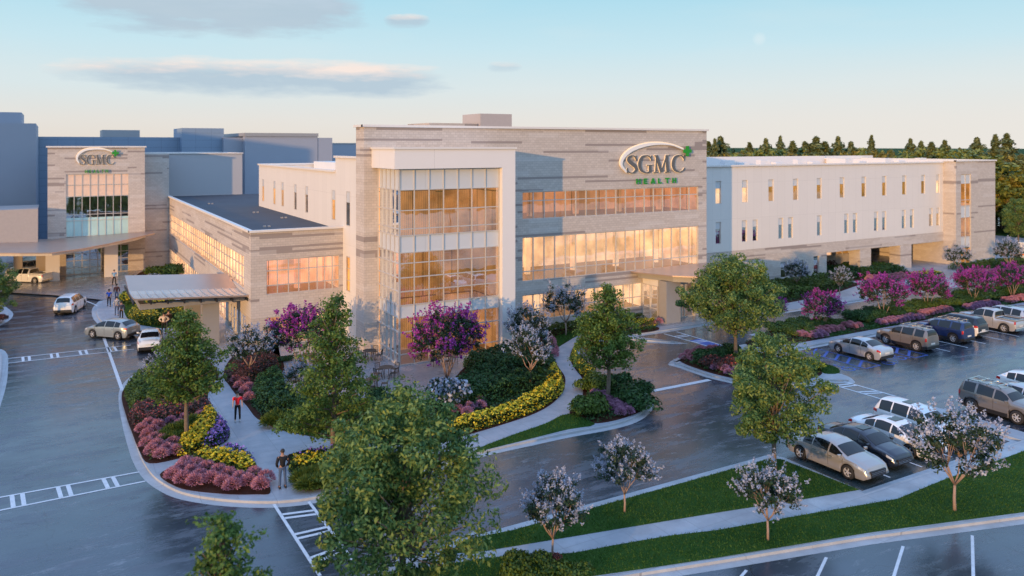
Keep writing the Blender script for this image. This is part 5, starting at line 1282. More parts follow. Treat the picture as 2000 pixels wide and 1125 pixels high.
# hedged masses
def pm(*p): return poly(*p)
mass(0, smooth(pm((905,712),(960,700),(1000,692),(1040,690),(1060,700),(1085,712),(1080,735),(1030,735),(1000,745),(1085,745),(1078,758),(1030,772),(975,790),(920,806),(880,812),(850,800),(900,760),(918,735)), 3), 1.5, 1, 'hedge', 'dark green hedge mass sloping from the glazed bay to the yellow flowers', 'hedge', h=1.15, n=330, leaf=.17)
mass(0, smooth(pm((500,758),(545,742),(565,765),(590,795),(640,812),(740,800),(800,806),(830,830),(800,850),(700,850),(600,838),(545,826),(512,812),(492,788)), 3), 1.5, 1, 'hedge', 'dark green hedge mass between the corner path and the patio', 'hedge', h=1.2, n=330, leaf=.17)
mass(0, [(32.4,59.6),(32.4,57.6),(38,57.4),(48.2,57.9),(48.2,59.6)], 1.2, 1, 'hedge', 'low clipped hedge under the ground floor windows of the main block', 'hedge', h=.85, n=330, leaf=.15, mats=('hedgeb',))
mass(0, smooth(pm((243,768),(270,748),(300,742),(345,758),(395,760),(400,782),(340,800),(300,800),(262,808),(250,795)), 3), 1.3, 1, 'hedge', 'green hedge mass at the top of the left bed by the lane', 'hedge', h=1.0, n=330, leaf=.15, mats=('hedgeb',))
mass(0, smooth(pm((252,815),(300,802),(350,802),(408,795),(412,812),(380,826),(330,836),(268,842)), 3), 1.1, 1, 'flower_bed', 'dark red flowering ground shrubs in the left bed', 'flowers', h=.8, n=420, leaf=.13, mats=('russet','redberry'), frac=.25, fleaf=.09, kind='stuff')
mass(0, smooth(pm((440,738),(470,722),(530,705),(545,735),(505,755),(465,765)), 3), 1.2, 1, 'hedge', 'reddish brown shrub mass beside the low wing corner', 'hedge', h=1.1, n=400, leaf=.13, mats=('russet','redberry'), frac=.10, fleaf=.09)
mass(0, smooth(pm((905,832),(985,806),(1030,786),(1058,765),(1068,742),(1070,728),(1090,728),(1102,765),(1080,788),(1044,810),(990,829),(924,849),(880,860),(870,850)), 3), .8, 1, 'flower_bed', 'long curved band of yellow flowers along the curved path', 'flowers', h=.62, n=620, leaf=.12, mats=('hedgeb','yellow'), frac=.56, fleaf=.13, kind='stuff')
mass(0, smooth(pm((1137,738),(1124,722),(1117,706),(1119,690),(1133,670),(1170,656),(1225,646),(1228,652),(1175,660),(1143,672),(1127,688),(1128,702),(1142,717),(1165,733),(1150,742)), 3), .8, 1, 'flower_bed', 'thin ring of yellow flowers along the driveway kerb of the curved bed', 'flowers', h=.55, n=620, leaf=.12, mats=('hedgeb','yellow'), frac=.42, fleaf=.11, kind='stuff')
mass(0, smooth(pm((1228,641),(1276,634),(1282,640),(1240,650),(1228,648)), 3), .8, 1, 'flower_bed', 'yellow flower bed beside the main entrance column', 'flowers', h=.6, n=620, leaf=.12, mats=('fescue','yellow'), frac=.3, fleaf=.11, kind='stuff')
mass(0, smooth(pm((345,897),(350,872),(372,845),(392,822),(412,808),(424,822),(425,852),(408,868),(400,888),(372,897)), 3), .7, 1, 'flower_bed', 'yellow flowers around the trunk of the left bed tree', 'flowers', h=.6, n=650, leaf=.12, mats=('hedgeb','yellow'), frac=.56, fleaf=.13, kind='stuff')
mass(0, smooth(pm((394,882),(410,855),(424,825),(440,836),(448,852),(444,866),(425,878),(402,888)), 3), .7, 1, 'flower_bed', 'violet flowers at the rounded right end of the left bed', 'flowers', h=.65, n=700, leaf=.11, mats=('hedge','violet'), frac=.55, fleaf=.11, kind='stuff')
mass(0, smooth(pm((370,912),(392,900),(430,898),(460,904),(492,912),(502,928),(498,935),(470,940),(440,930),(400,925)), 3), .7, 1, 'flower_bed', 'yellow flowers behind the pink mounds of the corner bed', 'flowers', h=.65, n=700, leaf=.12, mats=('hedgeb','yellow'), frac=.56, fleaf=.13, kind='stuff')
mass(0, smooth(pm((425,897),(455,890),(480,898),(496,906),(490,914),(462,906),(430,902)), 3), .7, 1, 'flower_bed', 'violet flowers at the top of the corner bed', 'flowers', h=.65, n=700, leaf=.11, mats=('hedge','violet'), frac=.55, fleaf=.11, kind='stuff')
mass(0, smooth(pm((566,930),(568,915),(600,908),(650,905),(700,908),(700,925),(640,928),(600,935)), 3), .7, 1, 'flower_bed', 'yellow flowers beside the man in the black jacket', 'flowers', h=.6, n=650, leaf=.12, mats=('hedgeb','yellow'), frac=.4, fleaf=.12, kind='stuff')
mass(0, smooth(pm((572,915),(600,902),(640,896),(690,898),(690,908),(640,908),(600,914)), 3), .7, 1, 'flower_bed', 'violet flowers running along the top of the corner lawn', 'flowers', h=.6, n=650, leaf=.11, mats=('hedge','violet'), frac=.5, fleaf=.11, kind='stuff')
mass(0, smooth(pm((250,622),(262,612),(290,615),(315,625),(318,638),(290,640),(262,634)), 3), .8, 1, 'flower_bed', 'yellow flowering mass left of the drop-off canopy columns', 'flowers', h=.9, n=500, leaf=.15, mats=('hedgeb','yellow'), frac=.3, fleaf=.13, kind='stuff')
mass(0, smooth(pm((280,600),(330,600),(370,606),(372,624),(330,628),(290,612)), 3), .8, 1, 'flower_bed', 'yellow green flower mass under the drop-off canopy edge', 'flowers', h=.8, n=450, leaf=.15, mats=('hedgeb','yellow'), frac=.22, fleaf=.12, kind='stuff')
sh('yellow', 250, 592, 2.0, 'round yellow flowering bush at the canopy corner', 'flowering_bush')
sh('olive', 315, 540, 2.2, 'dark green bush between the left tower and the low wing', group=None); sh('green', 335, 545, 2.0, 'deep green bush beside the low wing ground windows')
# ornamental grasses, lawns
eg = 'ornamental grass clumps along the centre bed'
for i, (px, py) in enumerate(((528,832),(552,830),(578,834),(602,836),(628,838),(655,840),(540,822),(590,826))): sh('fescue', px, py, 1.15, 'yellow green ornamental grass clump at the edge of the centre bed', 'grass_clump', 'ornamental grass', eg)
for i, (px, py) in enumerate(((330,868),(345,862),(338,852),(352,848),(365,838),(378,832),(322,860))): sh('fescue', px, py, 1.1, 'green grass clump beside the tree in the left bed', 'grass_clump', 'ornamental grass', 'grass clumps in the left bed')
for i, (px, py) in enumerate(((590,942),(610,938),(632,938),(600,955),(625,952),(655,945))): sh('fescue', px, py, 1.2, 'green grass clump at the kerb of the corner lawn', 'grass_clump', 'ornamental grass', 'grass clumps in the corner lawn')
for nm, pts in (('centre', beds['centre']), ('left', beds['left']), ('oakisland', beds['oakisland']), ('strip', beds['strip']), ('northstrip', beds['northstrip']), ('ring', beds['ring'])):
    mass(0, pts, .9, 1, 'ground_cover', 'low dark green ground cover over the mulch', 'ground cover', h=.16, n=90 if nm not in ('strip', 'northstrip') else 55, leaf=.16, kind='stuff', mats=('hedge',), margin=.25 if nm != 'strip' else 0)
blades('lawn_grass', gA, 300, ZG, .075, 'lawnblade', 'short mown grass of the driveway lawn', 'grass')
blades('lawn_grass', gB, 260, ZG, .075, 'lawnblade', 'short mown grass of the front lawn below the sidewalk', 'grass')
for k in ('tri', 'tongue', 'centregrass', 'windowgrass', 'canopy', 'stripgrass', 'stripgrass2', 'stripgrass3'): blades('lawn_grass', beds[k], 260, ZG, .08, 'lawnblade', 'short grass patch inside the planted beds', 'grass')
blades('lawn_grass', smooth(pm((566,898),(580,891),(612,883),(640,885),(690,893),(640,896),(600,902),(575,910)), 3), 300, ZM, .14, 'hedge', 'dark ground cover beside the path corner', 'ground cover')
# pink mounds
def mounds(pts, lab, grp, s=1.0, kind='mound', sp=.76):
    n = 0
    for o in fill(kind, pts, sp, s, 'pink_mound' if kind == 'mound' else 'mauve_mound', lab, 'ornamental grass', grp, jit=.10): n += 1
    return n
mounds(pm((318,932),(345,921),(372,912),(392,920),(425,934),(470,946),(500,938),(518,944),(524,964),(490,966),(450,967),(378,960),(342,949)), 'round pink grass mound in the corner bed behind the curved kerb', 'pink mounds of the corner bed', 1.08)
mounds(pm((268,842),(300,838),(318,842),(310,862),(330,872),(352,886),(355,896),(294,906),(275,882)), 'round pink grass mound in the left bed along the lane kerb', 'pink mounds of the left bed', 1.05)
mounds(pm((318,836),(360,826),(405,806),(410,815),(375,834),(325,846)), 'round mauve grass mound crossing the left bed', 'mauve mounds of the left bed', .95, 'mauvemound', .8)
mounds(pm((448,752),(462,742),(475,728),(492,732),(486,752),(490,778),(498,795),(484,795),(466,776)), 'round pink grass mound beside the man in the red shirt', 'pink mounds along the corner path', 1.0, 'mound', .85)
mounds(pm((1150,778),(1170,768),(1190,775),(1200,790),(1238,812),(1200,822),(1180,800)), 'mauve grass mound around the slim driveway tree', 'mauve mounds of the curved bed', .95, 'mauvemound', .62)
mounds(pm((890,812),(905,802),(945,790),(952,800),(930,812),(895,822)), 'mauve grass mound between hedge and yellow flower band', 'mauve mounds by the yellow band', .95, 'mauvemound', .8)
mounds(pm((1060,690),(1080,672),(1090,678),(1082,700),(1080,722),(1068,722)), 'pink grass mound at the bend of the curved path', 'pink mounds at the path bend', 1.0)
mounds([(41,56.5),(46,56.7),(48.4,57.2),(48.4,56.4),(44,55.7),(41,55.6)], 'pink grass mound beside the entrance column', 'pink mounds by the entrance', 1.0)
mounds(pm((1330,708),(1338,700),(1366,690),(1405,685),(1410,691),(1370,700),(1348,712)), 'pink grass mound at the tip of the oak island', 'pink mounds on the oak island', .95, 'mound', .72)
mounds(pm((1392,726),(1400,722),(1438,730),(1442,742),(1415,738)), 'mauve grass mound at the front kerb of the oak island', 'mauve mounds on the oak island', .95, 'mauvemound', .72)
mounds([(54.7,46.9),(57.5,46.6),(57.5,45.5),(56,45.5)], 'mauve grass mound left end of the myrtle strip', 'mauve mounds in the myrtle strip', .95, 'mauvemound', .62)
for k, (a, b, q) in enumerate(((57.6, 60.4, 'mound'), (61.4, 63.0, 'mound'), (65.5, 71.0, 'mauvemound'), (72.0, 77, 'mound'), (79, 84, 'mauvemound'), (86, 92, 'mound'))):
    yy = (46.2, 47.4) if k in (0, 1, 3) else (45.6, 46.6)
    mounds([(a, yy[0]), (b, yy[0]), (b, yy[1]), (a, yy[1])], ['pink grass mound below the first magenta myrtle', 'pink grass mound right of the first magenta myrtle', 'mauve grass mound edging the sidewalk behind the brown suv', 'pink grass mound behind the navy suv', 'mauve grass mound behind the grey pickup', 'pink grass mound at the far end of the myrtle strip'][k], 'mounds in the myrtle strip %s' % 'abcdef'[k], 1.0, q, .66)
mounds([(84.5,60.5),(91,60),(92,62.3),(86,62.8)], 'pink grass mound in front of the undercroft columns', 'pink mounds before the undercroft', 1.1, 'mound', .9)
mounds([(100,58.2),(106,56.2),(107,57.6),(101,60)], 'pink grass mound in front of the stone end block', 'pink mounds before the end block', 1.1, 'mound', .95)
# shrubs in islands
sg = 'clipped green shrubs of the oak island'
for i, (px, py, s, k) in enumerate(((1372,708,1.25,'green'),(1395,700,1.1,'green'),(1425,695,1.2,'green'),(1402,722,1.1,'russet'),(1428,722,1.1,'russet'),(1385,718,.95,'russet'),(1455,712,1.2,'olive'),(1480,722,1.2,'green'),(1462,730,1.0,'olive'),(1500,735,1.1,'green'),(1530,722,1.2,'olive'),(1555,735,1.1,'green'),(1500,712,1.1,'green'),(1540,742,.9,'olive'))):
    sh(k, px, py, s, {'green': 'dark green shrub on the oak island', 'russet': 'russet brown shrub on the oak island', 'olive': 'olive green shrub on the oak island'}[k], group=sg+' '+k)
for px, py in ((1568,722),(1582,716),(1595,722),(1580,728)): sh('yellow', px, py, 1.25, 'yellow flowering bush near the rounded tip of the oak island', 'flowering_bush', 'flowers', 'yellow flowering bushes on the oak island')
for i, (px, py, s, k, lab) in enumerate(((1152,808,1.55,'olive','largest rounded green shrub at the driveway end of the curved bed'),(1130,805,1.1,'green','green shrub at the path edge of the curved bed'),(1245,798,1.5,'green','dark green shrub right of the slim driveway tree'),(1225,785,1.4,'green','dark green shrub behind the mauve mounds of the curved bed'),(1175,764,1.4,'olive','olive shrub behind the slim driveway tree'),(1150,760,1.2,'olive','olive shrub beside the curved path, above the mauve mounds'),(1205,762,1.4,'green','green shrub at the inner kerb of the curved bed'),(1250,778,1.2,'green','green shrub at the kerb corner of the curved bed'))): sh(k, px, py, s, lab)
def hfill(k, pts, sp, s, lab, grp): fill(k, pts, sp, s, 'shrub', lab, 'shrub', grp)
hfill('olive', [(54.6,47.8),(57.6,47.6),(57.6,46.2),(55.0,46.4)], 1.0, .8, 'olive shrub at the left tip of the myrtle strip', 'shrubs strip g')
hfill('green', [(54.6,49.4),(60,49.4),(60,47.8),(55.2,47.8)], 1.1, 1.05, 'dark green shrub behind the entrance oak in the myrtle strip', 'shrubs strip a')
hfill('olive', [(58.6,48.9),(62,48.9),(62,47.4),(58.6,47.4)], 1.1, .95, 'olive shrub around the first magenta myrtle', 'shrubs strip b')
hfill('green', [(64,49.5),(70.5,49.5),(70.5,47.2),(64,47.2)], 1.3, 1.1, 'green shrub around the second magenta myrtle', 'shrubs strip c')
hfill('olive', [(71.5,49.5),(80,49.5),(80,47.6),(71.5,47.6)], 1.4, 1.1, 'olive shrub around the third magenta myrtle', 'shrubs strip d')
hfill('green', [(81,49.5),(92,49.5),(92,47.6),(81,47.6)], 1.5, 1.2, 'green shrub around the fourth magenta myrtle', 'shrubs strip e')
hfill('olive', [(93,49.5),(110,49.5),(110,47.0),(93,47.0)], 1.7, 1.3, 'olive shrub at the far end of the myrtle strip', 'shrubs strip f')
mass(0, [(83.4,69.8),(93.5,69.8),(96.5,66.5),(95.5,63.2),(90,62.2),(84,64.0)], 1.8, 1, 'hedge', 'dark green hedge mass inside the recessed undercroft', 'hedge', h=1.0, n=160, leaf=.22)
mass(0, [(83.4,71.3),(91,71.3),(91,70.0),(83.4,70.0)], 1.2, 1, 'hedge', 'reddish brown hedge along the undercroft back wall', 'hedge', h=1.1, n=250, leaf=.2, mats=('russet',))
mass(0, [(61,65.6),(83,65.6),(83,62.0),(80,60.6),(70,58.5),(61,58.5)], 1.6, 1, 'hedge', 'green hedge mass along the stone base of the right wing', 'hedge', h=1.0, n=150, leaf=.22, mats=('hedgeb',))
mass(0, [(91.6,60.2),(96,58.6),(96.6,60.4),(92.6,61.6)], 1.0, 1, 'flower_bed', 'yellow flower patch in front of the drive-through opening', 'flowers', h=.7, n=350, leaf=.16, mats=('hedgeb','yellow'), frac=.4, fleaf=.15, kind='stuff')
mass(0, [(103,62.8),(128,61.5),(128,59.4),(103,60.2)], 1.6, 1, 'hedge', 'olive hedge on the lawn in front of the stone end block', 'hedge', h=.9, n=130, leaf=.22, mats=('hedgeb',))
hfill('green', smooth(pm((730,785),(760,783),(785,790),(770,797),(735,796)), 3), 1.2, .9, 'small dark shrub at the lower edge of the patio', 'patio edge shrubs')
sh('cover', 556, 703, 1.1, 'low dark planter shrub on the patio by the low wing')
hfill('olive', pm((985,1150),(1000,1118),(1050,1105),(1110,1112),(1120,1140),(1050,1160)), 1.1, .95, 'blurred yellow green bush at the bottom edge right of the big oak', 'bottom edge bushes')
sh('red', 1078, 1098, .5, 'small reddish bush by the lower sidewalk at the bottom edge')
sh('russet', 5, 628, .9, 'russet shrub under the tree at the left edge')
# background woodland
con = [tree_conifer('conifer_%d' % i, 17, 8+i, 60+i) for i in range(3)]
dec = [tree_oak('woodland_%d' % i, 13, 10+i, 70+i, 65, 56, .75, 'woodb' if i == 1 else 'forest', .12) for i in range(3)]
random.seed(12)
cpx = [(1384,276),(1396,270),(1407,266),(1464,278),(1496,270),(1524,265),(1548,275),(1572,276),(1594,266),(1611,276),(1637,266),(1662,276),(1702,264),(1778,270),(1799,275),(1819,277),(1845,273),(1908,268),(1944,262),(1966,260),(1994,300),(1985,330),(1960,320),(1432,290),(1740,292),(1874,288),(2030,270),(1690,290),(1580,285)]
for i, (px, py) in enumerate(cpx):
    t = random.uniform(150, 178); a = (px-1000)/FPX; x, y = t*(.5+.866*a), t*(.866-.5*a); h = 16.5-(py-285)*t/FPX
    place_tree('conifer_tree', con[i % 3], (x, y, .02), 'dark pointed conifer in the tree line beyond the white wing', 'conifers in the tree line', h/17*random.uniform(.7, 1.25), random.uniform(0, 6), sz=h/17*.985)
for i in range(62):
    px = 1375+i*10.8+random.uniform(-5, 5); t = random.uniform(138, 170) if px < 1935 else random.uniform(150, 185); a = (px-1000)/FPX
    x, y = t*(.5+.866*a), t*(.866-.5*a); h = random.uniform(14.6, 16.4) if px < 1900 else random.uniform(13, 17)
    place_tree('broadleaf_tree', dec[i % 3], (x, y, .02), 'rounded broadleaf tree in the tree line beyond the white wing', 'broadleaf trees in the tree line', h/13*random.uniform(.85, 1.3), random.uniform(0, 6), sz=h/13)
for i, (px, py, t, h) in enumerate(((1955,0,158,13),(1980,0,150,12),(2010,0,150,14),(2040,0,140,12),(1935,0,175,15))):
    a = (px-1000)/FPX; place_tree('broadleaf_tree', dec[i % 3], (t*(.5+.866*a), t*(.866-.5*a), .02), 'darker broadleaf tree at the right edge behind the access road', 'trees at the right edge', h/13, i)
place_tree('oak_tree', oakB, at(1989, 482, .05), 'young yellow green tree on the access road verge above the ambulance', None, 1.15, 1)

for i, (x, y) in enumerate(((-30,-40),(-12,-52),(6,-44),(22,-56),(38,-46),(56,-54),(74,-44),(92,-52),(110,-46))):
    place_tree('oak_tree', oakA, (x, y, 0), 'broad oak on the far side of the car park behind the viewpoint', 'oaks behind the viewpoint', 1.1, i*1.7)
# ================================================================ VEHICLES
champ = paint('champagne_paint', (.40,.385,.37), .45); silver = paint('silver_paint', (.44,.455,.47), .4); black = paint('black_blue_paint', (.015,.02,.035), .3); white = paint('white_car_paint', (.78,.78,.77), .05)
tan = paint('taupe_paint', (.20,.18,.165), .35); navy = paint('navy_paint', (.012,.03,.12), .3); grey = paint('grey_pickup_paint', (.46,.44,.42), .4); greyb = paint('blue_grey_paint', (.32,.36,.37), .45)
D = -math.pi/2; U_ = math.pi/2
car('sedan', champ, (34.98, 27.22), D, 'champagne silver sedan nearest the lawn, first in the front row', scale=1.04)
car('sedan', black, (37.55, 27.45), D, 'black sedan with sunroof between the champagne and white sedans', sunroof=1, spokes=12)
car('sedan', white, (40.15, 27.35), D, 'white sedan with dark sunroof, third in the front row', sunroof=1, scale=1.03)
car('suv', white, (42.75, 27.7), D, 'white wagon with roof glass partly hidden by the pale myrtle', sunroof=1)
car('boxy', tan, (50.35, 27.2), D, 'taupe boxy off-roader with roof rack facing the lawn at the right edge', cat='suv', name='parked_suv', spokes=12)
car('sedan', silver, (53.1, 27.3), D, 'silver sedan half cut by the right edge beyond the taupe off-roader')
car('cross', white, (55.8, 27.9), D, 'white car with red tail lamp at the right edge, behind the silver sedan')
car('sedan', silver, (55.15, 40.65), U_, 'silver sedan in the blue marked accessible bay')
car('boxy', tan, (60.95, 40.55), U_, 'brown taupe boxy off-roader with roof rack beside the accessible bay', cat='suv', name='parked_suv', spokes=12)
car('boxy', navy, (66.05, 40.6), U_, 'navy blue boxy off-roader with roof rack', cat='suv', name='parked_suv', spokes=12)
car('suv', white, (69.2, 41.3), U_, 'white suv with dark roof between the navy off-roader and the grey pickup', two=black, cat='suv', name='parked_suv')
car('pickup', grey, (73.7, 40.9), U_, 'grey pickup with empty bed at the right edge', cat='pickup', name='pickup_truck', spokes=12)
car('suv', silver, (76.4, 41.2), U_, 'silver wagon behind the grey pickup', sunroof=1); car('sedan', black, (79.0, 41.0), U_, 'dark car farthest along the right parking row')
# left side
gx, gy = G(45, 548); car('pickup', white, (-2.5, 112.6), R(140), 'white pickup with dark roll bar in front of the left entrance', cat='pickup', name='pickup_truck', spokes=12)
car('suv', white, (1.6, 91.2), R(72), 'white suv driving away toward the left tower', cat='suv', name='moving_suv')
car('cross', greyb, (4.5, 76.9), R(134), 'blue grey crossover turning out of the drop-off lane', cat='suv', name='moving_suv', spokes=10)
car('sedan', white, (7.0, 71.6), R(82), 'white sedan waiting at the drop-off kerb')
# ambulance at the right edge
am = empty('ambulance', (*G(2030, 512), .05), R(150), 'white box ambulance with blue lettering cut by the right edge', 'ambulance'); am.rotation_euler.z = R(0)
mb = MB(); mb.box(-3.4, .8, -1.1, 1.1, .6, 2.9); mb.build('box_body', white, am, bevel=.06)
mb = MB(); mb.prism([(.82,-1.0),(2.9,-1.0),(2.9,1.0),(.82,1.0)], .5, 1.25); mb.v += [(.82,-.95,1.25),(2.2,-.95,1.25),(2.2,.95,1.25),(.82,.95,1.25),(.82,-.9,2.2),(1.4,-.9,2.2),(1.4,.9,2.2),(.82,.9,2.2)]
n0 = len(mb.v)-8
for q in ((4,5,6,7),(0,1,5,4),(1,2,6,5),(2,3,7,6)): mb.f.append(tuple(n0+i for i in q)); mb.m.append(0)
mb.build('cab', white, am)
mb = MB(); mb.box(-3.42, .81, -1.115, 1.115, 1.1, 1.28); mb.build('stripe', pbr('orange_stripe', (.8,.18,.03), .4), am)
mb = MB()
for i in range(3): mb.box(-3.0+i*.9, -2.5+i*.9, -1.13, -1.1, 2.5, 2.65)
mb.build('side_lamp', M['tail'], am)
blue = pbr('blue_lettering', (.03,.06,.4), .5)
mb = MB(); xx = -2.1
for ch in 'SG':
    for pts, w in GL[ch]:
        if w is None: w = [p[2]*.5 for p in pts]; pts = [p[:2] for p in pts]
        else: w *= .5
        ribbon(mb, [(xx+p[0]*.5, 1.8+p[1]*.45) for p in pts], w, -1.13, -1.11)
    xx += .5
mb.build('lettering', blue, am)
for x in (-2.3, 2.0):
    for s in (1, -1):
        mb = MB(); mb.lathe([(.2, s*.85), (.38, s*.85), (.4, s*.95), (.38, s*1.08), (.2, s*1.08), (0, s*1.07)], 18, (x, 0, .4), 'y'); mb.build('wheel', M['tyre'], am, fix=True)

# ================================================================ PEOPLE
def cl(name, c): return pbr(name, c, .8, var=.08, scale=8)
blackc = cl('black_cloth', (.006,.006,.008)); jeans = cl('blue_denim', (.06,.10,.18)); darkj = cl('dark_denim', (.03,.04,.07))
person(552, 953, R(88), 'man in black jacket and blue jeans walking up the corner path', blackc, jeans, 1, 'pocket', long_sleeve=True, h=1.84)
person(464, 823, R(-100), 'man in red t-shirt and black trousers on the corner path', cl('red_cloth', (.90,.02,.035)), blackc, 0, 'stand', h=1.78, shoe=SHOEW)
person(213, 598, R(-95), 'woman in blue t-shirt walking on the left sidewalk', cl('blue_cloth', (.02,.10,.55)), blackc, 1, 'walk', h=1.75, female=True)
person(223, 557, R(-80), 'man in light blue shirt nearest the left entrance', cl('light_blue_cloth', (.22,.42,.60)), blackc, 0, 'walk', h=1.8)
person(228, 587, R(85), 'person in plaid brown shirt and jeans on the left sidewalk', stripes_mat('plaid_cloth', (.22,.05,.03), (.05,.03,.03)), jeans, 1, 'walk', long_sleeve=True)
person(228, 616, R(85), 'person in black and white striped top on the left sidewalk', stripes_mat('striped_cloth', (.65,.65,.65), (.02,.02,.03)), jeans, 0, 'walk', long_sleeve=True, h=1.8)
person(237, 625, R(80), 'person in dark jacket behind the crossover', darkj, blackc, 1, 'walk', long_sleeve=True, h=1.76)
person(260, 566, R(80), 'woman in pink top beyond the drop-off canopy', cl('pink_cloth', (.7,.06,.22)), blackc, 1, 'stand', female=True, h=1.7)
person(267, 567, R(70), 'dark haired woman in black top beyond the drop-off canopy', blackc, darkj, 2, 'stand', female=True, h=1.68)
person(320, 652, R(-110), 'man in cream shirt with hands on hips by the drop-off canopy', cl('cream_cloth', (.75,.62,.52)), blackc, 0, 'hips', long_sleeve=True, h=1.84)
person(329, 648, R(-70), 'person in brown top just behind the man with hands on hips', cl('brown_cloth', (.12,.06,.04)), darkj, 0, 'stand', long_sleeve=True, h=1.9)

# ================================================================ PATIO FURNITURE
ch0, tb0 = cafe_chair(), cafe_table(); first = True
spots = [(755,737,'table nearest the glass corner of the bay'), (722,703,'table beside the stone pier left of the bay'), (728,762,'table at the lower patio edge by the tall tree'), (868,712,'table behind the patio myrtle trunk'), (668,728,'table hidden behind the tall conical tree'), (602,712,'table near the low wing ground windows')]
for i, (px, py, lab) in enumerate(spots):
    x, y = G(px, py, ZP+.006); t = tb0 if first else copy_tree(tb0); t.location = (x, y, ZP+.006); tag(t, 'round bronze cafe '+lab, 'table', 'cafe tables on the patio')
    for k in range(4):
        c = ch0 if first else copy_tree(ch0); first = False
        a = R(20+i*23+90*k); c.location = (x+math.cos(a)*.78, y+math.sin(a)*.78, ZP+.006); c.rotation_euler = (0, 0, a+math.pi+random.uniform(-.2, .2)); tag(c, 'bronze cafe chair around the '+lab, 'chair', 'cafe chairs of the '+lab)

# ================================================================ SKY, SUN, CAMERA
w = bpy.data.worlds.new('World'); scene.world = w; w.use_nodes = True; nt = w.node_tree; nt.nodes.clear()
out = nt.nodes.new('ShaderNodeOutputWorld'); bg = nt.nodes.new('ShaderNodeBackground')
g = nt.nodes.new('ShaderNodeTexCoord').outputs['Generated']
nv = N(nt, 'ShaderNodeVectorMath', operation='NORMALIZE'); L(nt, g, nv.inputs[0]); s = N(nt, 'ShaderNodeSeparateXYZ'); L(nt, nv.outputs[0], s.inputs[0])
el = s.outputs[2]
base = ramp(nt, el, [(0, (.80,.71,.62)), (.03, (.79,.76,.71)), (.07, (.70,.80,.82)), (.12, (.58,.79,.87)), (.18, (.44,.73,.86)), (.3, (.38,.60,.86)), (.5, (.34,.54,.88)), (1, (.26,.42,.80))])
az = mth(nt, 'ARCTAN2', s.outputs[0], s.outputs[1])      # 0 along +y, grows toward +x
azc = mth(nt, 'SUBTRACT', az, R(30))
right = mth(nt, 'MULTIPLY_ADD', azc, .9, .45, clamp=True)
low = ramp(nt, el, [(0, (1,1,1)), (.12, (0,0,0))])
base = mixc(nt, mth(nt, 'MULTIPLY', mth(nt, 'MULTIPLY', right, low), .8), base, (.84,.82,.78))
cy = N(nt, 'ShaderNodeCombineXYZ'); L(nt, mth(nt, 'MULTIPLY', azc, 7), cy.inputs[0]); L(nt, mth(nt, 'MULTIPLY', el, 34), cy.inputs[1])
nz = N(nt, 'ShaderNodeTexNoise', Scale=1.15, Detail=7.0, Roughness=.62); L(nt, cy.outputs[0], nz.inputs['Vector']); nf = nz.outputs['Fac']
nz2 = N(nt, 'ShaderNodeTexNoise', Scale=.6, Detail=4.0); L(nt, cy.outputs[0], nz2.inputs['Vector'])
def cloud(a0, wa, e0, he, soft=.7):
    dx = mth(nt, 'DIVIDE', mth(nt, 'SUBTRACT', azc, a0), wa); dy = mth(nt, 'DIVIDE', mth(nt, 'SUBTRACT', el, e0), he)
    d = mth(nt, 'SUBTRACT', 1.0, mth(nt, 'ADD', mth(nt, 'MULTIPLY', mth(nt, 'MULTIPLY', dx, dx), mth(nt, 'MULTIPLY', dx, dx)), mth(nt, 'MULTIPLY', dy, dy)))
    v = mth(nt, 'ADD', d, mth(nt, 'MULTIPLY', mth(nt, 'SUBTRACT', nf, .5), 2.6)); return mth(nt, 'MULTIPLY', v, soft, clamp=True), dy
def pel(px, py): return math.atan((px-1000)/FPX), (285-py)/math.sqrt(FPX**2+(px-1000)**2+(285-py)**2)
for (px, py, wpx, hpx, soft, op) in ((530,152,350,38,1.2,.9), (430,8,275,62,1.5,.95), (795,40,46,14,1.2,.8), (985,130,34,12,.8,.5)):
    a0, e0 = pel(px, py); c, dy = cloud(a0, wpx/FPX, e0, hpx/FPX, soft)
    topm = mth(nt, 'MULTIPLY_ADD', mth(nt, 'ADD', dy, mth(nt, 'MULTIPLY', mth(nt, 'SUBTRACT', nf, .5), 2.5)), 1.4, -.05, clamp=True)
    col = mixc(nt, topm, (.47,.59,.69), (.98,.82,.74) if py > 20 else (.52,.63,.74))
    base = mixc(nt, mth(nt, 'MULTIPLY', c, op), base, col)
veil = mth(nt, 'MULTIPLY', mth(nt, 'SUBTRACT', nz2.outputs['Fac'], .5, clamp=True), .6)
base = mixc(nt, veil, base, (.80,.82,.80))
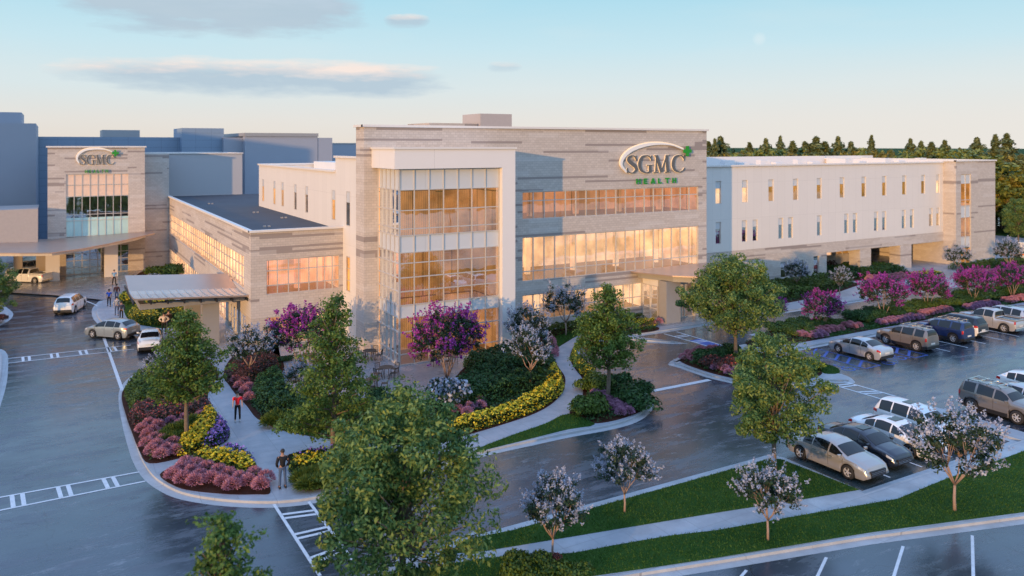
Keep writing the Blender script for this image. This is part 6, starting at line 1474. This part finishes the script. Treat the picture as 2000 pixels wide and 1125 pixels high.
# faint moon disc
am_, em_ = pel(1483, 76); md = Vector((math.sin(am_+R(30))*math.sqrt(1-em_**2), math.cos(am_+R(30))*math.sqrt(1-em_**2), em_))
dp = N(nt, 'ShaderNodeVectorMath', operation='DOT_PRODUCT'); L(nt, nv.outputs[0], dp.inputs[0]); dp.inputs[1].default_value = md
base = mixc(nt, mth(nt, 'MULTIPLY', mth(nt, 'SUBTRACT', dp.outputs['Value'], math.cos(.0085)), 1/(1-math.cos(.0085))*.25, clamp=True), base, (.95,.95,.93))
L(nt, base, bg.inputs[0]); bg.inputs[1].default_value = 1.0; L(nt, bg.outputs[0], out.inputs[0])
# fuller blue light from the upper sky
up = ramp(nt, el, [(.0, (.5,)*3), (.18, (.5,)*3), (.3, (.74,)*3), (.7, (.88,)*3)]); st = N(nt, 'ShaderNodeRGBToBW'); L(nt, up, st.inputs[0]); L(nt, mth(nt, 'MULTIPLY', st.outputs[0], 2.0), bg.inputs[1])

sun = bpy.data.lights.new('sun', 'SUN'); sun.energy = 3.35; sun.angle = R(.6); sun.color = (1.0, .57, .22)
so = bpy.data.objects.new('sun', sun); COL.objects.link(so)
e_ = R(6.4); d = Vector((.847*math.cos(e_), .532*math.cos(e_), -math.sin(e_))); so.rotation_euler = d.to_track_quat('-Z', 'Y').to_euler(); so.location = (-40, -30, 30)

cam = bpy.data.cameras.new('camera'); co = bpy.data.objects.new('camera', cam); COL.objects.link(co)
co.location = (0, 0, CAMH); co.rotation_euler = (R(90), 0, R(-30))
cam.sensor_width = 36; cam.lens = 36*FPX/2000; cam.shift_y = -(562.5-285)/2000; cam.clip_end = 9000; cam.clip_start = .5
cam.dof.use_dof = True; cam.dof.focus_distance = 50; cam.dof.aperture_fstop = .028/.07
scene.camera = co
scene.view_settings.view_transform = 'Standard'; scene.view_settings.look = 'None'; scene.view_settings.exposure = 0
scene.cycles.max_bounces = 8; scene.cycles.transparent_max_bounces = 16; scene.cycles.diffuse_bounces = 3; scene.cycles.sample_clamp_indirect = 6
scene.cycles.use_denoising = True
